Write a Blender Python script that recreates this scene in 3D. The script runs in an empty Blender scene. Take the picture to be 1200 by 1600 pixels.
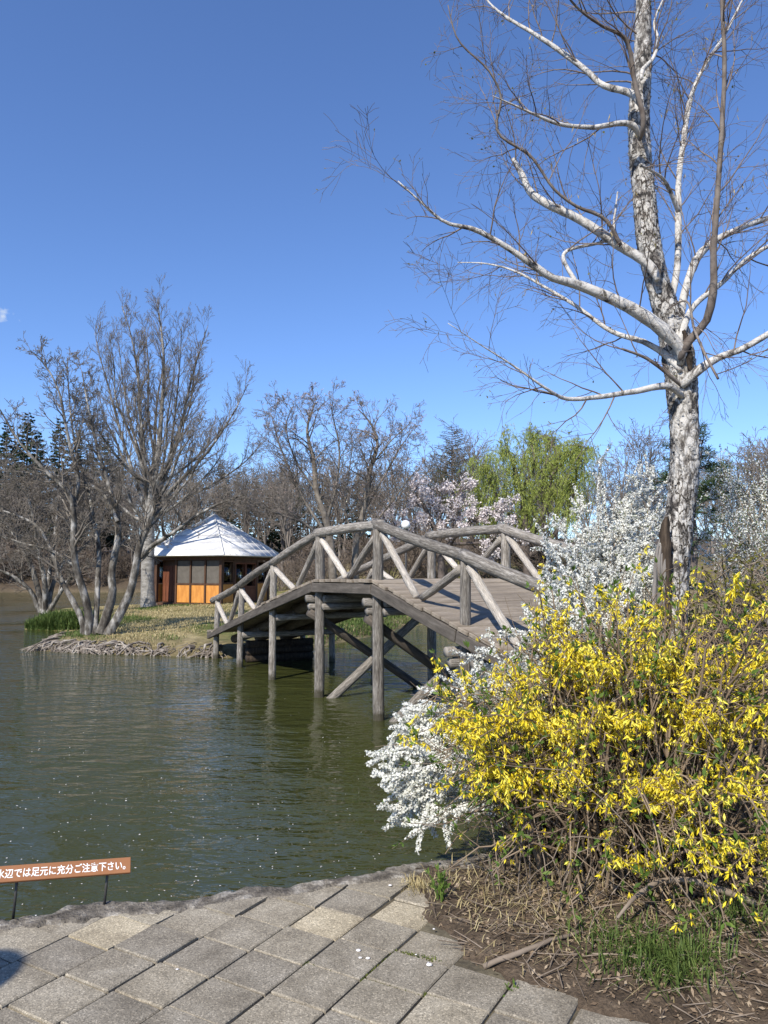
import bpy, math, random
import numpy as np
from mathutils import Vector, Matrix, Quaternion

SC = bpy.context.scene
COL = SC.collection
R = math.radians

# ------------------------------------------------------------------ camera
F_PX, HORIZON, CAM_Z = 1180.0, 890.0, 1.55
PITCH = math.atan((HORIZON - 800) / F_PX)
cam_d = bpy.data.cameras.new('camera')
cam_d.sensor_fit = 'VERTICAL'
cam_d.sensor_height = 36
cam_d.lens = 36 * F_PX / 1600
cam_d.clip_start = 0.05
cam_d.clip_end = 2000
cam = bpy.data.objects.new('camera', cam_d)
COL.objects.link(cam)
cam.location = (0, 0, CAM_Z)
cam.rotation_euler = (R(90) + PITCH, 0, 0)
SC.camera = cam

# ------------------------------------------------------------------ sky, sun, exposure
SUN_EL, SUN_AZ = 42.0, 209.0            # azimuth clockwise from +Y
w = bpy.data.worlds.new('World')
SC.world = w
w.use_nodes = True
nt = w.node_tree
nt.nodes.clear()
sky = nt.nodes.new('ShaderNodeTexSky')
sky.sky_type = 'NISHITA'
sky.sun_disc = False
sky.sun_elevation = R(SUN_EL)
sky.sun_rotation = R(SUN_AZ)
sky.altitude = 400
sky.air_density = 1.0
sky.dust_density = 0.1
sky.ozone_density = 6.0
bg = nt.nodes.new('ShaderNodeBackground')
bg.inputs['Strength'].default_value = 0.128
wo = nt.nodes.new('ShaderNodeOutputWorld')
hs = nt.nodes.new('ShaderNodeMixRGB')          # the whole sky a little bluer
hs.blend_type = 'MULTIPLY'; hs.inputs[0].default_value = 1.0
hs.inputs[2].default_value = (0.93, 0.99, 1.16, 1)
nt.links.new(sky.outputs[0], hs.inputs[1])
# one small wisp of cloud
tcw = nt.nodes.new('ShaderNodeTexCoord')
mpw = nt.nodes.new('ShaderNodeMapping')
cd = Vector(((2 - 600) / F_PX, math.cos(PITCH) - (800 - 493) / F_PX * math.sin(PITCH), math.sin(PITCH) + (800 - 493) / F_PX * math.cos(PITCH))).normalized()
sc3 = (1 / 0.024, 1 / 0.03, 1 / 0.0125)
mpw.inputs['Scale'].default_value = sc3
mpw.inputs['Location'].default_value = tuple(-cd[i] * sc3[i] for i in range(3))
nt.links.new(tcw.outputs['Generated'], mpw.inputs[0])
lnw = nt.nodes.new('ShaderNodeVectorMath'); lnw.operation = 'LENGTH'
nt.links.new(mpw.outputs[0], lnw.inputs[0])
nsw = nt.nodes.new('ShaderNodeTexNoise'); nsw.inputs['Scale'].default_value = 95; nsw.inputs['Detail'].default_value = 6; nsw.inputs['Roughness'].default_value = 0.6
nt.links.new(tcw.outputs['Generated'], nsw.inputs['Vector'])
m1 = nt.nodes.new('ShaderNodeMath'); m1.operation = 'MULTIPLY_ADD'
nt.links.new(nsw.outputs['Fac'], m1.inputs[0]); m1.inputs[1].default_value = 3.2; m1.inputs[2].default_value = -1.15
m2w = nt.nodes.new('ShaderNodeMath'); m2w.operation = 'SUBTRACT'; m2w.use_clamp = True
nt.links.new(m1.outputs[0], m2w.inputs[0]); nt.links.new(lnw.outputs['Value'], m2w.inputs[1])
m3w = nt.nodes.new('ShaderNodeMath'); m3w.operation = 'MULTIPLY'; m3w.use_clamp = True
nt.links.new(m2w.outputs[0], m3w.inputs[0]); m3w.inputs[1].default_value = 1.3
mxw = nt.nodes.new('ShaderNodeMixRGB')
mxw.inputs[2].default_value = (3.4, 4.1, 5.4, 1)
nt.links.new(m3w.outputs[0], mxw.inputs[0]); nt.links.new(hs.outputs[0], mxw.inputs[1])
nt.links.new(mxw.outputs[0], bg.inputs[0])
nt.links.new(bg.outputs[0], wo.inputs[0])
sun_d = bpy.data.lights.new('sun', 'SUN')
sun_d.energy = 5.0
sun_d.angle = R(0.53)
sun_d.color = (1.0, 0.935, 0.83)
sun = bpy.data.objects.new('sun', sun_d)
COL.objects.link(sun)
SUN = Vector((math.sin(R(SUN_AZ)) * math.cos(R(SUN_EL)), math.cos(R(SUN_AZ)) * math.cos(R(SUN_EL)), math.sin(R(SUN_EL))))
sun.rotation_euler = SUN.to_track_quat('Z', 'Y').to_euler()
SC.view_settings.view_transform = 'Standard'
SC.view_settings.look = 'None'
SC.view_settings.gamma = 1
SC.view_settings.exposure = 0.42
SC.view_settings.use_curve_mapping = False
SC.cycles.transparent_max_bounces = 12

# ------------------------------------------------------------------ helpers: survey, objects
def P(px, py, Y):
    """survey: the point at distance Y seen at this place of the 1200x1600 photograph"""
    x = (px - 600) / F_PX
    y = -(py - 800) / F_PX
    dy = math.cos(PITCH) - y * math.sin(PITCH)
    dz = math.sin(PITCH) + y * math.cos(PITCH)
    t = Y / dy
    return Vector((x * t, Y, CAM_Z + dz * t))

def wm(o):
    m = o.matrix_basis.copy()
    return m if o.parent is None else wm(o.parent) @ o.matrix_parent_inverse @ m

def setpar(o, parent):
    if parent is not None:
        o.parent = parent
        o.matrix_parent_inverse = wm(parent).inverted()
    return o

def tag(o, label=None, cat=None, group=None, kind=None):
    if label: o['label'] = label
    if cat: o['category'] = cat
    if group: o['group'] = group
    if kind: o['kind'] = kind
    return o

def empty(name, loc, label, cat, group=None):
    o = bpy.data.objects.new(name, None)
    o.empty_display_size = 0.2
    COL.objects.link(o)
    o.location = loc
    return tag(o, label, cat, group)

def copy_tree(o, parent=None):
    c = o.copy()
    COL.objects.link(c)
    c.parent = parent
    for ch in list(o.children):
        copy_tree(ch, c)
    return c

def new_obj(name, me, mat, parent=None, kind=None, smooth=False):
    if mat is not None and len(me.materials) == 0:
        me.materials.append(mat)
    if smooth:
        me.polygons.foreach_set('use_smooth', np.ones(len(me.polygons), dtype=bool))
    o = bpy.data.objects.new(name, me)
    COL.objects.link(o)
    setpar(o, parent)
    if kind: o['kind'] = kind
    return o

def mesh_np(name, V, Fq, uv=None, ft=None):
    """V (n,3); Fq (m,k) faces of one size; ft optional second face array of another size; uv per loop of Fq"""
    me = bpy.data.meshes.new(name)
    V = np.asarray(V, dtype=np.float32)
    Fq = np.asarray(Fq, dtype=np.int32)
    loops = Fq.ravel()
    m, k = Fq.shape
    starts = np.arange(m, dtype=np.int32) * k
    if ft is not None and len(ft):
        ft = np.asarray(ft, dtype=np.int32)
        st2 = len(loops) + np.arange(ft.shape[0], dtype=np.int32) * ft.shape[1]
        loops = np.concatenate([loops, ft.ravel()])
        starts = np.concatenate([starts, st2])
    me.vertices.add(len(V))
    me.vertices.foreach_set('co', V.ravel())
    me.loops.add(len(loops))
    me.loops.foreach_set('vertex_index', loops)
    me.polygons.add(len(starts))
    me.polygons.foreach_set('loop_start', starts)
    if uv is not None:
        l = me.uv_layers.new(name='UVMap')
        full = np.zeros((len(loops), 2), dtype=np.float32)
        full[:len(uv)] = uv
        l.data.foreach_set('uv', full.ravel())
    me.update(calc_edges=True)
    me.validate()
    return me

def tubes_mesh(name, polys, sides=6, caps=False, lump=0.0, seed=0, ulen=1.0):
    """polys: list of (pts, radii). One mesh of tapered tubes with UV (around, along in metres)"""
    rg = np.random.default_rng(seed)
    groups = {}
    for pts, rad in polys:
        groups.setdefault(len(pts), []).append((pts, rad))
    VV, FF, UU, CC = [], [], [], []
    off = 0
    for n, lst in groups.items():
        A = np.array([[tuple(p) for p in pts] for pts, _ in lst], dtype=np.float64)   # M,n,3
        Rr = np.array([list(r) for _, r in lst], dtype=np.float64)
        M = A.shape[0]
        T = np.empty_like(A)
        T[:, 1:-1] = A[:, 2:] - A[:, :-2]
        T[:, 0] = A[:, 1] - A[:, 0]
        T[:, -1] = A[:, -1] - A[:, -2]
        T /= np.linalg.norm(T, axis=2, keepdims=True) + 1e-12
        mean = np.abs(A[:, -1] - A[:, 0])
        ref = np.eye(3)[np.argmin(mean, axis=1)][:, None, :]
        B = np.cross(T, np.broadcast_to(ref, T.shape))
        B /= np.linalg.norm(B, axis=2, keepdims=True) + 1e-12
        N = np.cross(B, T)
        ang = np.arange(sides) / sides * 2 * np.pi
        rr = Rr[:, :, None]
        if lump:
            ph = rg.uniform(0, 6.28, (M, 1, 1))
            rr = rr * (1 + lump * rg.normal(0, 1, (M, n, sides)) + lump * 0.8 * np.cos(ang * 2 + ph))
        else:
            rr = np.broadcast_to(rr, (M, n, sides))
        V = A[:, :, None, :] + rr[..., None] * (np.cos(ang)[None, None, :, None] * B[:, :, None, :] + np.sin(ang)[None, None, :, None] * N[:, :, None, :])
        idx = off + np.arange(M * n * sides).reshape(M, n, sides)
        a = idx[:, :-1, :]; b = np.roll(a, -1, axis=2)
        c = idx[:, 1:, :]; d = np.roll(c, -1, axis=2)
        FF.append(np.stack([a, b, d, c], axis=-1).reshape(-1, 4))
        seg = np.linalg.norm(np.diff(A, axis=1), axis=2)
        L = np.concatenate([np.zeros((M, 1)), np.cumsum(seg, axis=1)], axis=1) * ulen + rg.uniform(0, 20, (M, 1))
        u0 = np.broadcast_to(np.arange(sides) / sides, (M, n - 1, sides))
        u1 = u0 + 1.0 / sides
        v0 = np.broadcast_to(L[:, :-1, None], u0.shape)
        v1 = np.broadcast_to(L[:, 1:, None], u0.shape)
        UU.append(np.stack([np.stack([u0, v0], -1), np.stack([u1, v0], -1), np.stack([u1, v1], -1), np.stack([u0, v1], -1)], axis=-2).reshape(-1, 2))
        if caps:
            CC.append(idx[:, 0, ::-1]); CC.append(idx[:, -1, :])
        VV.append(V.reshape(-1, 3))
        off += M * n * sides
    return mesh_np(name, np.concatenate(VV), np.concatenate(FF), np.concatenate(UU), np.concatenate(CC) if CC else None)

def quads_mesh(name, C, U, W, bend=None):
    """flat leaf-like quads: centre C, half axes U (length) and W (width); diamond-ish with bend -> 2 quads folded along U"""
    C, U, W = (np.asarray(a, dtype=np.float64) for a in (C, U, W))
    n = len(C)
    if bend is None:
        V = np.stack([C - U, C - W * 1.0 + U * 0.1, C + U, C + W + U * 0.1], axis=1).reshape(-1, 3)
        Fq = np.arange(n * 4).reshape(n, 4)
        return mesh_np(name, V, Fq)
    B = np.asarray(bend)
    V = np.stack([C - U, C - W + B, C + U, C + W + B, C], axis=1).reshape(-1, 3)
    b = np.arange(n)[:, None] * 5
    Fq = np.concatenate([b + np.array([0, 1, 4]), b + np.array([1, 2, 4]), b + np.array([2, 3, 4]), b + np.array([3, 0, 4])])
    return mesh_np(name, V, Fq)

def rand_unit(rg, n):
    v = rg.normal(0, 1, (n, 3))
    return v / (np.linalg.norm(v, axis=1, keepdims=True) + 1e-9)

def perp(rg, D):
    r = rand_unit(rg, len(D))
    p = np.cross(D, r)
    return p / (np.linalg.norm(p, axis=1, keepdims=True) + 1e-9)

def box_mesh(name, size, bevel=0.0):
    x, y, z = (s / 2 for s in size)
    V = [(-x, -y, -z), (x, -y, -z), (x, y, -z), (-x, y, -z), (-x, -y, z), (x, -y, z), (x, y, z), (-x, y, z)]
    Fq = [(0, 3, 2, 1), (4, 5, 6, 7), (0, 1, 5, 4), (1, 2, 6, 5), (2, 3, 7, 6), (3, 0, 4, 7)]
    if bevel:
        import bmesh
        me = bpy.data.meshes.new(name)
        bm = bmesh.new()
        vs = [bm.verts.new(v) for v in V]
        for f in Fq: bm.faces.new([vs[i] for i in f])
        bmesh.ops.bevel(bm, geom=bm.edges[:], offset=bevel, segments=1, affect='EDGES')
        bm.to_mesh(me); bm.free()
        return me
    return mesh_np(name, V, Fq)

def box(name, size, mw, mat, parent=None, bevel=0.0, me=None):
    """box of size, with world matrix mw"""
    o = new_obj(name, me or box_mesh(name, size, bevel), mat)
    o.matrix_basis = mw
    setpar(o, parent)
    return o

def frame(origin, ex, ey, ez):
    m = Matrix.Identity(4)
    for i, e in enumerate((ex, ey, ez)):
        for j in range(3): m[j][i] = e[j]
    for j in range(3): m[j][3] = origin[j]
    return m

def log(name, p0, p1, r0, r1, mat, parent, sides=12, lump=0.025, seed=0, n=9, bow=0.01):
    p0, p1 = Vector(p0), Vector(p1)
    rr = random.Random(seed)
    side = (p1 - p0).cross(Vector((rr.uniform(-1, 1), rr.uniform(-1, 1), rr.uniform(-1, 1)))).normalized()
    pts = [p0.lerp(p1, i / (n - 1)) + side * bow * math.sin(math.pi * i / (n - 1)) for i in range(n)]
    rad = [r0 + (r1 - r0) * i / (n - 1) for i in range(n)]
    return new_obj(name, tubes_mesh(name, [(pts, rad)], sides, True, lump, seed), mat, parent, smooth=False)

# ------------------------------------------------------------------ helpers: materials
def nodes_of(name):
    m = bpy.data.materials.new(name)
    m.use_nodes = True
    t = m.node_tree
    return m, t, t.nodes['Principled BSDF'], t.nodes['Material Output']

def add(t, kind, **kw):
    n = t.nodes.new(kind)
    for k, v in kw.items(): setattr(n, k, v)
    return n

def ramp(t, stops):
    r = t.nodes.new('ShaderNodeValToRGB')
    e = r.color_ramp.elements
    while len(e) < len(stops): e.new(0.5)
    for i, (p, c) in enumerate(stops):
        e[i].position = p
        e[i].color = (c[0], c[1], c[2], 1)
    return r

def coords(t, which, scale):
    tc = add(t, 'ShaderNodeTexCoord')
    mp = add(t, 'ShaderNodeMapping')
    mp.inputs['Scale'].default_value = scale
    t.links.new(tc.outputs[which], mp.inputs[0])
    return mp.outputs[0]

def noise(t, vec, scale, detail=5, rough=0.6, dist=0.0):
    n = add(t, 'ShaderNodeTexNoise')
    n.inputs['Scale'].default_value = scale
    n.inputs['Detail'].default_value = detail
    n.inputs['Roughness'].default_value = rough
    n.inputs['Distortion'].default_value = dist
    t.links.new(vec, n.inputs['Vector'])
    return n.outputs['Fac']

def mixc(t, fac, a, b, mode='MIX'):
    m = add(t, 'ShaderNodeMix', data_type='RGBA', blend_type=mode)
    for sock, v in ((m.inputs['Factor'], fac), (m.inputs['A'], a), (m.inputs['B'], b)):
        if isinstance(v, (int, float)): sock.default_value = v
        elif isinstance(v, tuple): sock.default_value = (v[0], v[1], v[2], 1)
        else: t.links.new(v, sock)
    for s in m.inputs:
        pass
    return m.outputs['Result']

def mixcol(t, fac, a, b, mode='MIX'):
    m = add(t, 'ShaderNodeMixRGB', blend_type=mode)
    for i, v in enumerate((fac, a, b)):
        if isinstance(v, (int, float)): m.inputs[i].default_value = v
        elif isinstance(v, tuple): m.inputs[i].default_value = (v[0], v[1], v[2], 1)
        else: t.links.new(v, m.inputs[i])
    return m.outputs[0]

def bump(t, h, strength, dist, bs):
    b = add(t, 'ShaderNodeBump')
    b.inputs['Strength'].default_value = strength
    b.inputs['Distance'].default_value = dist
    t.links.new(h, b.inputs['Height'])
    t.links.new(b.outputs[0], bs.inputs['Normal'])

def simple(name, stops, scale=5, rough=0.8, which='Object', stretch=(1, 1, 1), bstr=0.5, bdist=0.01, fine=None, vary=0.0, spec=0.3):
    m, t, bs, out = nodes_of(name)
    v = coords(t, which, stretch)
    f = noise(t, v, scale)
    r = ramp(t, stops)
    t.links.new(f, r.inputs[0])
    colr = r.outputs[0]
    if fine:
        f2 = noise(t, v, fine[0], 3, 0.7)
        r2 = ramp(t, [(0.35, (1 - fine[1],) * 3), (0.65, (1 + fine[1] * 0.6,) * 3)])
        t.links.new(f2, r2.inputs[0])
        colr = mixcol(t, 1.0, colr, r2.outputs[0], 'MULTIPLY')
    if vary:
        oi = add(t, 'ShaderNodeObjectInfo')
        r3 = ramp(t, [(0, (1 - vary,) * 3), (1, (1 + vary * 0.6,) * 3)])
        t.links.new(oi.outputs['Random'], r3.inputs[0])
        colr = mixcol(t, 1.0, colr, r3.outputs[0], 'MULTIPLY')
    t.links.new(colr, bs.inputs['Base Color'])
    bs.inputs['Roughness'].default_value = rough
    bs.inputs['Specular IOR Level'].default_value = spec
    if bstr: bump(t, f if not fine else noise(t, v, fine[0], 3, 0.7), bstr, bdist, bs)
    return m

def leafy(name, stops, scale=3.0, trans=0.35, rough=0.6):
    """thin petals and leaves: diffuse with some light passing through"""
    m, t, bs, out = nodes_of(name)
    g = add(t, 'ShaderNodeNewGeometry')
    f = noise(t, g.outputs['Position'], scale, 4)
    wn = add(t, 'ShaderNodeMath', operation='MULTIPLY_ADD')
    t.links.new(g.outputs['Random Per Island'], wn.inputs[0])
    wn.inputs[1].default_value = 0.5
    ad = add(t, 'ShaderNodeMath', operation='MULTIPLY')
    t.links.new(f, ad.inputs[0]); ad.inputs[1].default_value = 0.5
    t.links.new(ad.outputs[0], wn.inputs[2])
    r = ramp(t, stops)
    t.links.new(wn.outputs[0], r.inputs[0])
    t.links.new(r.outputs[0], bs.inputs['Base Color'])
    bs.inputs['Roughness'].default_value = rough
    bs.inputs['Specular IOR Level'].default_value = 0.25
    tr = add(t, 'ShaderNodeBsdfTranslucent')
    t.links.new(r.outputs[0], tr.inputs[0])
    mx = add(t, 'ShaderNodeMixShader')
    mx.inputs[0].default_value = trans
    t.links.new(bs.outputs[0], mx.inputs[1])
    t.links.new(tr.outputs[0], mx.inputs[2])
    t.links.new(mx.outputs[0], out.inputs[0])
    return m

M = {}
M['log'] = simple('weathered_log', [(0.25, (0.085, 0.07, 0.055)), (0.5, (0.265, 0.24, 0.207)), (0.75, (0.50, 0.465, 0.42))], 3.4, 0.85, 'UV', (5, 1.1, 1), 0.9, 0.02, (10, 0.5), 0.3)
M['sunlit_log'] = simple('sunlit_half_log', [(0.2, (0.32, 0.28, 0.23)), (0.5, (0.55, 0.50, 0.435)), (0.8, (0.68, 0.635, 0.57))], 3.4, 0.8, 'UV', (5, 1.1, 1), 0.9, 0.015, (10, 0.45), 0.2)  # sunlight put into the colour of the falling braces
M['shaded_log'] = simple('log_in_deck_shade', [(0.25, (0.05, 0.042, 0.034)), (0.7, (0.16, 0.135, 0.11))], 3.0, 0.85, 'UV', (5, 1.3, 1), 0.6, 0.012, (9, 0.25), 0.15)  # wood below the deck, darkened in colour to stand for shade
def post_mat():
    m = M['log'].copy(); m.name = 'standing_log'
    t = m.node_tree; bs = t.nodes['Principled BSDF']
    src = bs.inputs['Base Color'].links[0].from_socket
    g = add(t, 'ShaderNodeNewGeometry'); sx = add(t, 'ShaderNodeSeparateXYZ'); t.links.new(g.outputs['Position'], sx.inputs[0])
    nz = noise(t, g.outputs['Position'], 14, 4)
    ma = add(t, 'ShaderNodeMath', operation='MULTIPLY_ADD'); t.links.new(nz, ma.inputs[0]); ma.inputs[1].default_value = -0.22; t.links.new(sx.outputs['Z'], ma.inputs[2])
    mr = add(t, 'ShaderNodeMapRange'); t.links.new(ma.outputs[0], mr.inputs[0]); mr.inputs[1].default_value = -0.44; mr.inputs[2].default_value = -0.36; mr.inputs[3].default_value = 0.85; mr.inputs[4].default_value = 0.0
    t.links.new(mixcol(t, mr.outputs[0], src, (0.045, 0.04, 0.022)), bs.inputs['Base Color'])
    return m
M['post'] = post_mat()            # algae and damp just above the waterline
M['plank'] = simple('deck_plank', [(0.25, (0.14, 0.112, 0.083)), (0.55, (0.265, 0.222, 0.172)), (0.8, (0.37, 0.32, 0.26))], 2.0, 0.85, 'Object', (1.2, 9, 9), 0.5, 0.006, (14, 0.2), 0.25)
M['bark'] = simple('grey_bark', [(0.36, (0.05, 0.042, 0.034)), (0.5, (0.13, 0.118, 0.10)), (0.64, (0.36, 0.345, 0.32))], 5, 0.9, 'Object', (1, 1, 0.5), 0.8, 0.02, (18, 0.3))
M['pale_bark'] = simple('pale_smooth_bark', [(0.3, (0.12, 0.11, 0.095)), (0.55, (0.27, 0.255, 0.23)), (0.75, (0.40, 0.385, 0.355))], 3.0, 0.9, 'Object', (1, 1, 2.5), 0.5, 0.015, (14, 0.2))
M['twig'] = simple('twig_bark', [(0.3, (0.08, 0.066, 0.052)), (0.7, (0.22, 0.195, 0.165))], 4, 0.85, 'Object', (1, 1, 1), 0)
M['forest_twig'] = simple('wood_twig', [(0.3, (0.11, 0.092, 0.076)), (0.7, (0.245, 0.215, 0.185))], 0.5, 0.9, 'Object', (1, 1, 1), 0, vary=0.3)
M['cherry_bark'] = simple('cherry_bark', [(0.3, (0.05, 0.04, 0.035)), (0.7, (0.14, 0.115, 0.1))], 4, 0.85, 'Object', (1, 1, 1), 0)
M['shrub_stem'] = simple('shrub_stem', [(0.3, (0.10, 0.07, 0.045)), (0.7, (0.27, 0.205, 0.14))], 4, 0.8, 'Object', (1, 1, 1), 0)
M['dead_stem'] = simple('dry_stem', [(0.3, (0.11, 0.083, 0.06)), (0.7, (0.29, 0.235, 0.18))], 5, 0.85, 'Object', (1, 1, 1), 0)
M['root'] = simple('washed_root', [(0.3, (0.07, 0.055, 0.04)), (0.5, (0.2, 0.17, 0.14)), (0.75, (0.46, 0.42, 0.36))], 5, 0.9, 'Object', (1, 1, 1), 0)
M['rotten_and_shade'] = simple('rotten_and_shade_wood', [(0.3, (0.012, 0.009, 0.007)), (0.6, (0.05, 0.036, 0.025)), (0.8, (0.12, 0.09, 0.065))], 9, 0.95, 'Object', (3, 3, 0.6), 0.8, 0.02)  # decay in the birch hollows; painted shade on the crib logs
M['dead_wood'] = simple('dead_grey_wood', [(0.3, (0.09, 0.08, 0.07)), (0.7, (0.27, 0.245, 0.22))], 6, 0.95, 'Object', (4, 4, 0.5), 0.8, 0.02)
M['forsythia'] = leafy('forsythia_petal', [(0.15, (0.66, 0.46, 0.012)), (0.4, (0.84, 0.68, 0.03)), (0.75, (0.90, 0.81, 0.14))], 4, 0.3)
M['spirea'] = leafy('spirea_floret', [(0.2, (0.60, 0.61, 0.53)), (0.7, (0.80, 0.80, 0.76))], 6, 0.3)
M['cherry'] = leafy('cherry_blossom', [(0.2, (0.62, 0.54, 0.53)), (0.7, (0.82, 0.77, 0.76))], 1, 0.3)
M['bud'] = leafy('cherry_bud', [(0.2, (0.28, 0.19, 0.16)), (0.7, (0.50, 0.39, 0.35))], 1, 0.2)
M['fresh'] = leafy('fresh_leaf', [(0.2, (0.06, 0.105, 0.018)), (0.6, (0.12, 0.20, 0.035)), (0.9, (0.20, 0.26, 0.06))], 5, 0.35)
M['olive'] = leafy('olive_leaf', [(0.2, (0.11, 0.115, 0.022)), (0.7, (0.26, 0.24, 0.05))], 5, 0.35)
M['willow'] = leafy('willow_leaf', [(0.2, (0.21, 0.26, 0.05)), (0.5, (0.32, 0.38, 0.085)), (0.8, (0.44, 0.48, 0.15))], 0.6, 0.35)
M['needle'] = leafy('dark_needle', [(0.2, (0.012, 0.026, 0.012)), (0.7, (0.042, 0.07, 0.03))], 0.8, 0.1)
M['pine'] = leafy('pine_needle', [(0.2, (0.018, 0.04, 0.016)), (0.7, (0.07, 0.11, 0.04))], 1.5, 0.15)
M['larch'] = leafy('larch_needle', [(0.2, (0.05, 0.055, 0.025)), (0.7, (0.12, 0.13, 0.05))], 0.8, 0.2)
M['catkin'] = leafy('catkin', [(0.2, (0.22, 0.16, 0.06)), (0.7, (0.42, 0.34, 0.14))], 3, 0.2)
M['straw'] = leafy('dry_grass', [(0.2, (0.27, 0.21, 0.10)), (0.6, (0.48, 0.40, 0.21)), (0.9, (0.60, 0.52, 0.31))], 0.5, 0.25)
M['grass'] = leafy('green_grass', [(0.2, (0.05, 0.09, 0.018)), (0.7, (0.13, 0.18, 0.045))], 0.8, 0.3)
M['litter'] = leafy('leaf_litter', [(0.1, (0.07, 0.045, 0.028)), (0.5, (0.21, 0.15, 0.095)), (0.85, (0.42, 0.34, 0.235))], 3, 0.1)

# birch bark: white peeling skin over dark furrowed patches
def birch_mat(name, dark_amount, lo=0.45, crack=0.0):
    m, t, bs, out = nodes_of(name)
    v = coords(t, 'Object', (1, 1, 0.55))
    v2 = coords(t, 'Object', (1, 1, 3.5))
    big = noise(t, v, 15, 9, 0.72, 0.5)
    lent = noise(t, v2, 14, 5, 0.65)
    r1 = ramp(t, [(dark_amount - 0.05, (0.05, 0.042, 0.036)), (dark_amount + 0.02, (0.24, 0.22, 0.195)), (dark_amount + 0.07, (lo, lo - 0.02, lo - 0.055)), (0.85, (0.70, 0.675, 0.63))])
    t.links.new(big, r1.inputs[0])
    r2 = ramp(t, [(0.30, (0.42, 0.38, 0.34)), (0.42, (1, 1, 1))])
    t.links.new(lent, r2.inputs[0])
    c = mixcol(t, 0.8, r1.outputs[0], r2.outputs[0], 'MULTIPLY')
    if crack:
        vw = coords(t, 'Object', (1, 1, 0.42))
        wob = add(t, 'ShaderNodeTexNoise'); wob.inputs['Scale'].default_value = 30; wob.inputs['Detail'].default_value = 4
        t.links.new(vw, wob.inputs['Vector'])
        off = add(t, 'ShaderNodeVectorMath', operation='MULTIPLY_ADD')
        t.links.new(wob.outputs['Color'], off.inputs[0]); off.inputs[1].default_value = (0.05, 0.05, 0.05); t.links.new(vw, off.inputs[2])
        vo = add(t, 'ShaderNodeTexVoronoi', feature='DISTANCE_TO_EDGE'); vo.inputs['Scale'].default_value = 25
        t.links.new(off.outputs[0], vo.inputs['Vector'])
        rc = ramp(t, [(0.03, (0.05, 0.04, 0.033)), (0.07, (0.36, 0.335, 0.30)), (0.12, (1, 1, 1))])
        t.links.new(vo.outputs['Distance'], rc.inputs[0])
        pm_ = noise(t, vw, 5, 3)
        rp = ramp(t, [(0.34, (0.25,) * 3), (0.50, (crack,) * 3)])
        t.links.new(pm_, rp.inputs[0])
        c = mixcol(t, rp.outputs[0], c, mixcol(t, 1.0, c, rc.outputs[0], 'MULTIPLY'))
    t.links.new(c, bs.inputs['Base Color'])
    bs.inputs['Roughness'].default_value = 0.75
    bump(t, big, 0.9, 0.025, bs)
    return m
M['birch'] = birch_mat('birch_bark', 0.45, 0.5, 1.0)
M['birch_limb'] = birch_mat('birch_limb_bark', 0.40, 0.5)
M['birch_dark'] = simple('birch_dark_branch', [(0.3, (0.07, 0.052, 0.042)), (0.7, (0.25, 0.215, 0.185))], 10, 0.8, 'Object', (1, 1, 1), 0.3)
M['birch_twig'] = simple('birch_twig', [(0.35, (0.085, 0.058, 0.043)), (0.65, (0.24, 0.19, 0.155))], 6, 0.7, 'Object', (1, 1, 1), 0)

# concrete
def tile_mat():
    m, t, bs, out = nodes_of('concrete_slab')
    v = coords(t, 'Object', (1, 1, 1))
    oi = add(t, 'ShaderNodeObjectInfo')
    va = add(t, 'ShaderNodeVectorMath', operation='ADD')
    t.links.new(v, va.inputs[0]); t.links.new(oi.outputs['Location'], va.inputs[1])
    v = va.outputs[0]
    stain = noise(t, v, 5, 6, 0.65, 0.4)
    r1 = ramp(t, [(0.3, (0.175, 0.15, 0.11)), (0.5, (0.26, 0.228, 0.172)), (0.72, (0.335, 0.30, 0.235))])
    t.links.new(stain, r1.inputs[0])
    vo = add(t, 'ShaderNodeTexVoronoi'); vo.inputs['Scale'].default_value = 210
    t.links.new(v, vo.inputs['Vector'])
    r2 = ramp(t, [(0.0, (0.55,) * 3), (0.35, (0.9,) * 3), (0.85, (1.1,) * 3), (1.0, (1.7,) * 3)])
    sp = add(t, 'ShaderNodeSeparateColor')
    t.links.new(vo.outputs['Color'], sp.inputs[0])
    t.links.new(sp.outputs[0], r2.inputs[0])
    c = mixcol(t, 1.0, r1.outputs[0], r2.outputs[0], 'MULTIPLY')
    r3 = ramp(t, [(0, (0.80, 0.80, 0.82)), (0.8, (1.08, 1.07, 1.05)), (0.86, (1.2, 1.19, 1.14)), (1, (1.55, 1.5, 1.36))])
    t.links.new(oi.outputs['Random'], r3.inputs[0])
    c = mixcol(t, 1.0, c, r3.outputs[0], 'MULTIPLY')
    t.links.new(c, bs.inputs['Base Color'])
    bs.inputs['Roughness'].default_value = 0.9
    f = noise(t, v, 160, 3, 0.7)
    bump(t, f, 0.5, 0.004, bs)
    return m
M['tile'] = tile_mat()
M['kerb'] = simple('rough_concrete', [(0.34, (0.075, 0.065, 0.052)), (0.52, (0.19, 0.168, 0.138)), (0.68, (0.40, 0.37, 0.32))], 11, 0.95, 'Object', (1, 1, 1), 0.9, 0.02, (60, 0.3))
M['soil'] = simple('garden_soil', [(0.3, (0.042, 0.029, 0.018)), (0.55, (0.098, 0.071, 0.047)), (0.8, (0.18, 0.14, 0.097))], 6, 0.95, 'Object', (1, 1, 1), 0.9, 0.02, (55, 0.4))
M['joint'] = simple('sandy_joint', [(0.35, (0.07, 0.058, 0.04)), (0.65, (0.15, 0.13, 0.085))], 4, 0.95, 'Object', (1, 1, 1), 0.5, 0.01, (50, 0.3))
M['moss'] = leafy('moss', [(0.2, (0.06, 0.08, 0.015)), (0.8, (0.14, 0.16, 0.03))], 6, 0.1)
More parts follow.
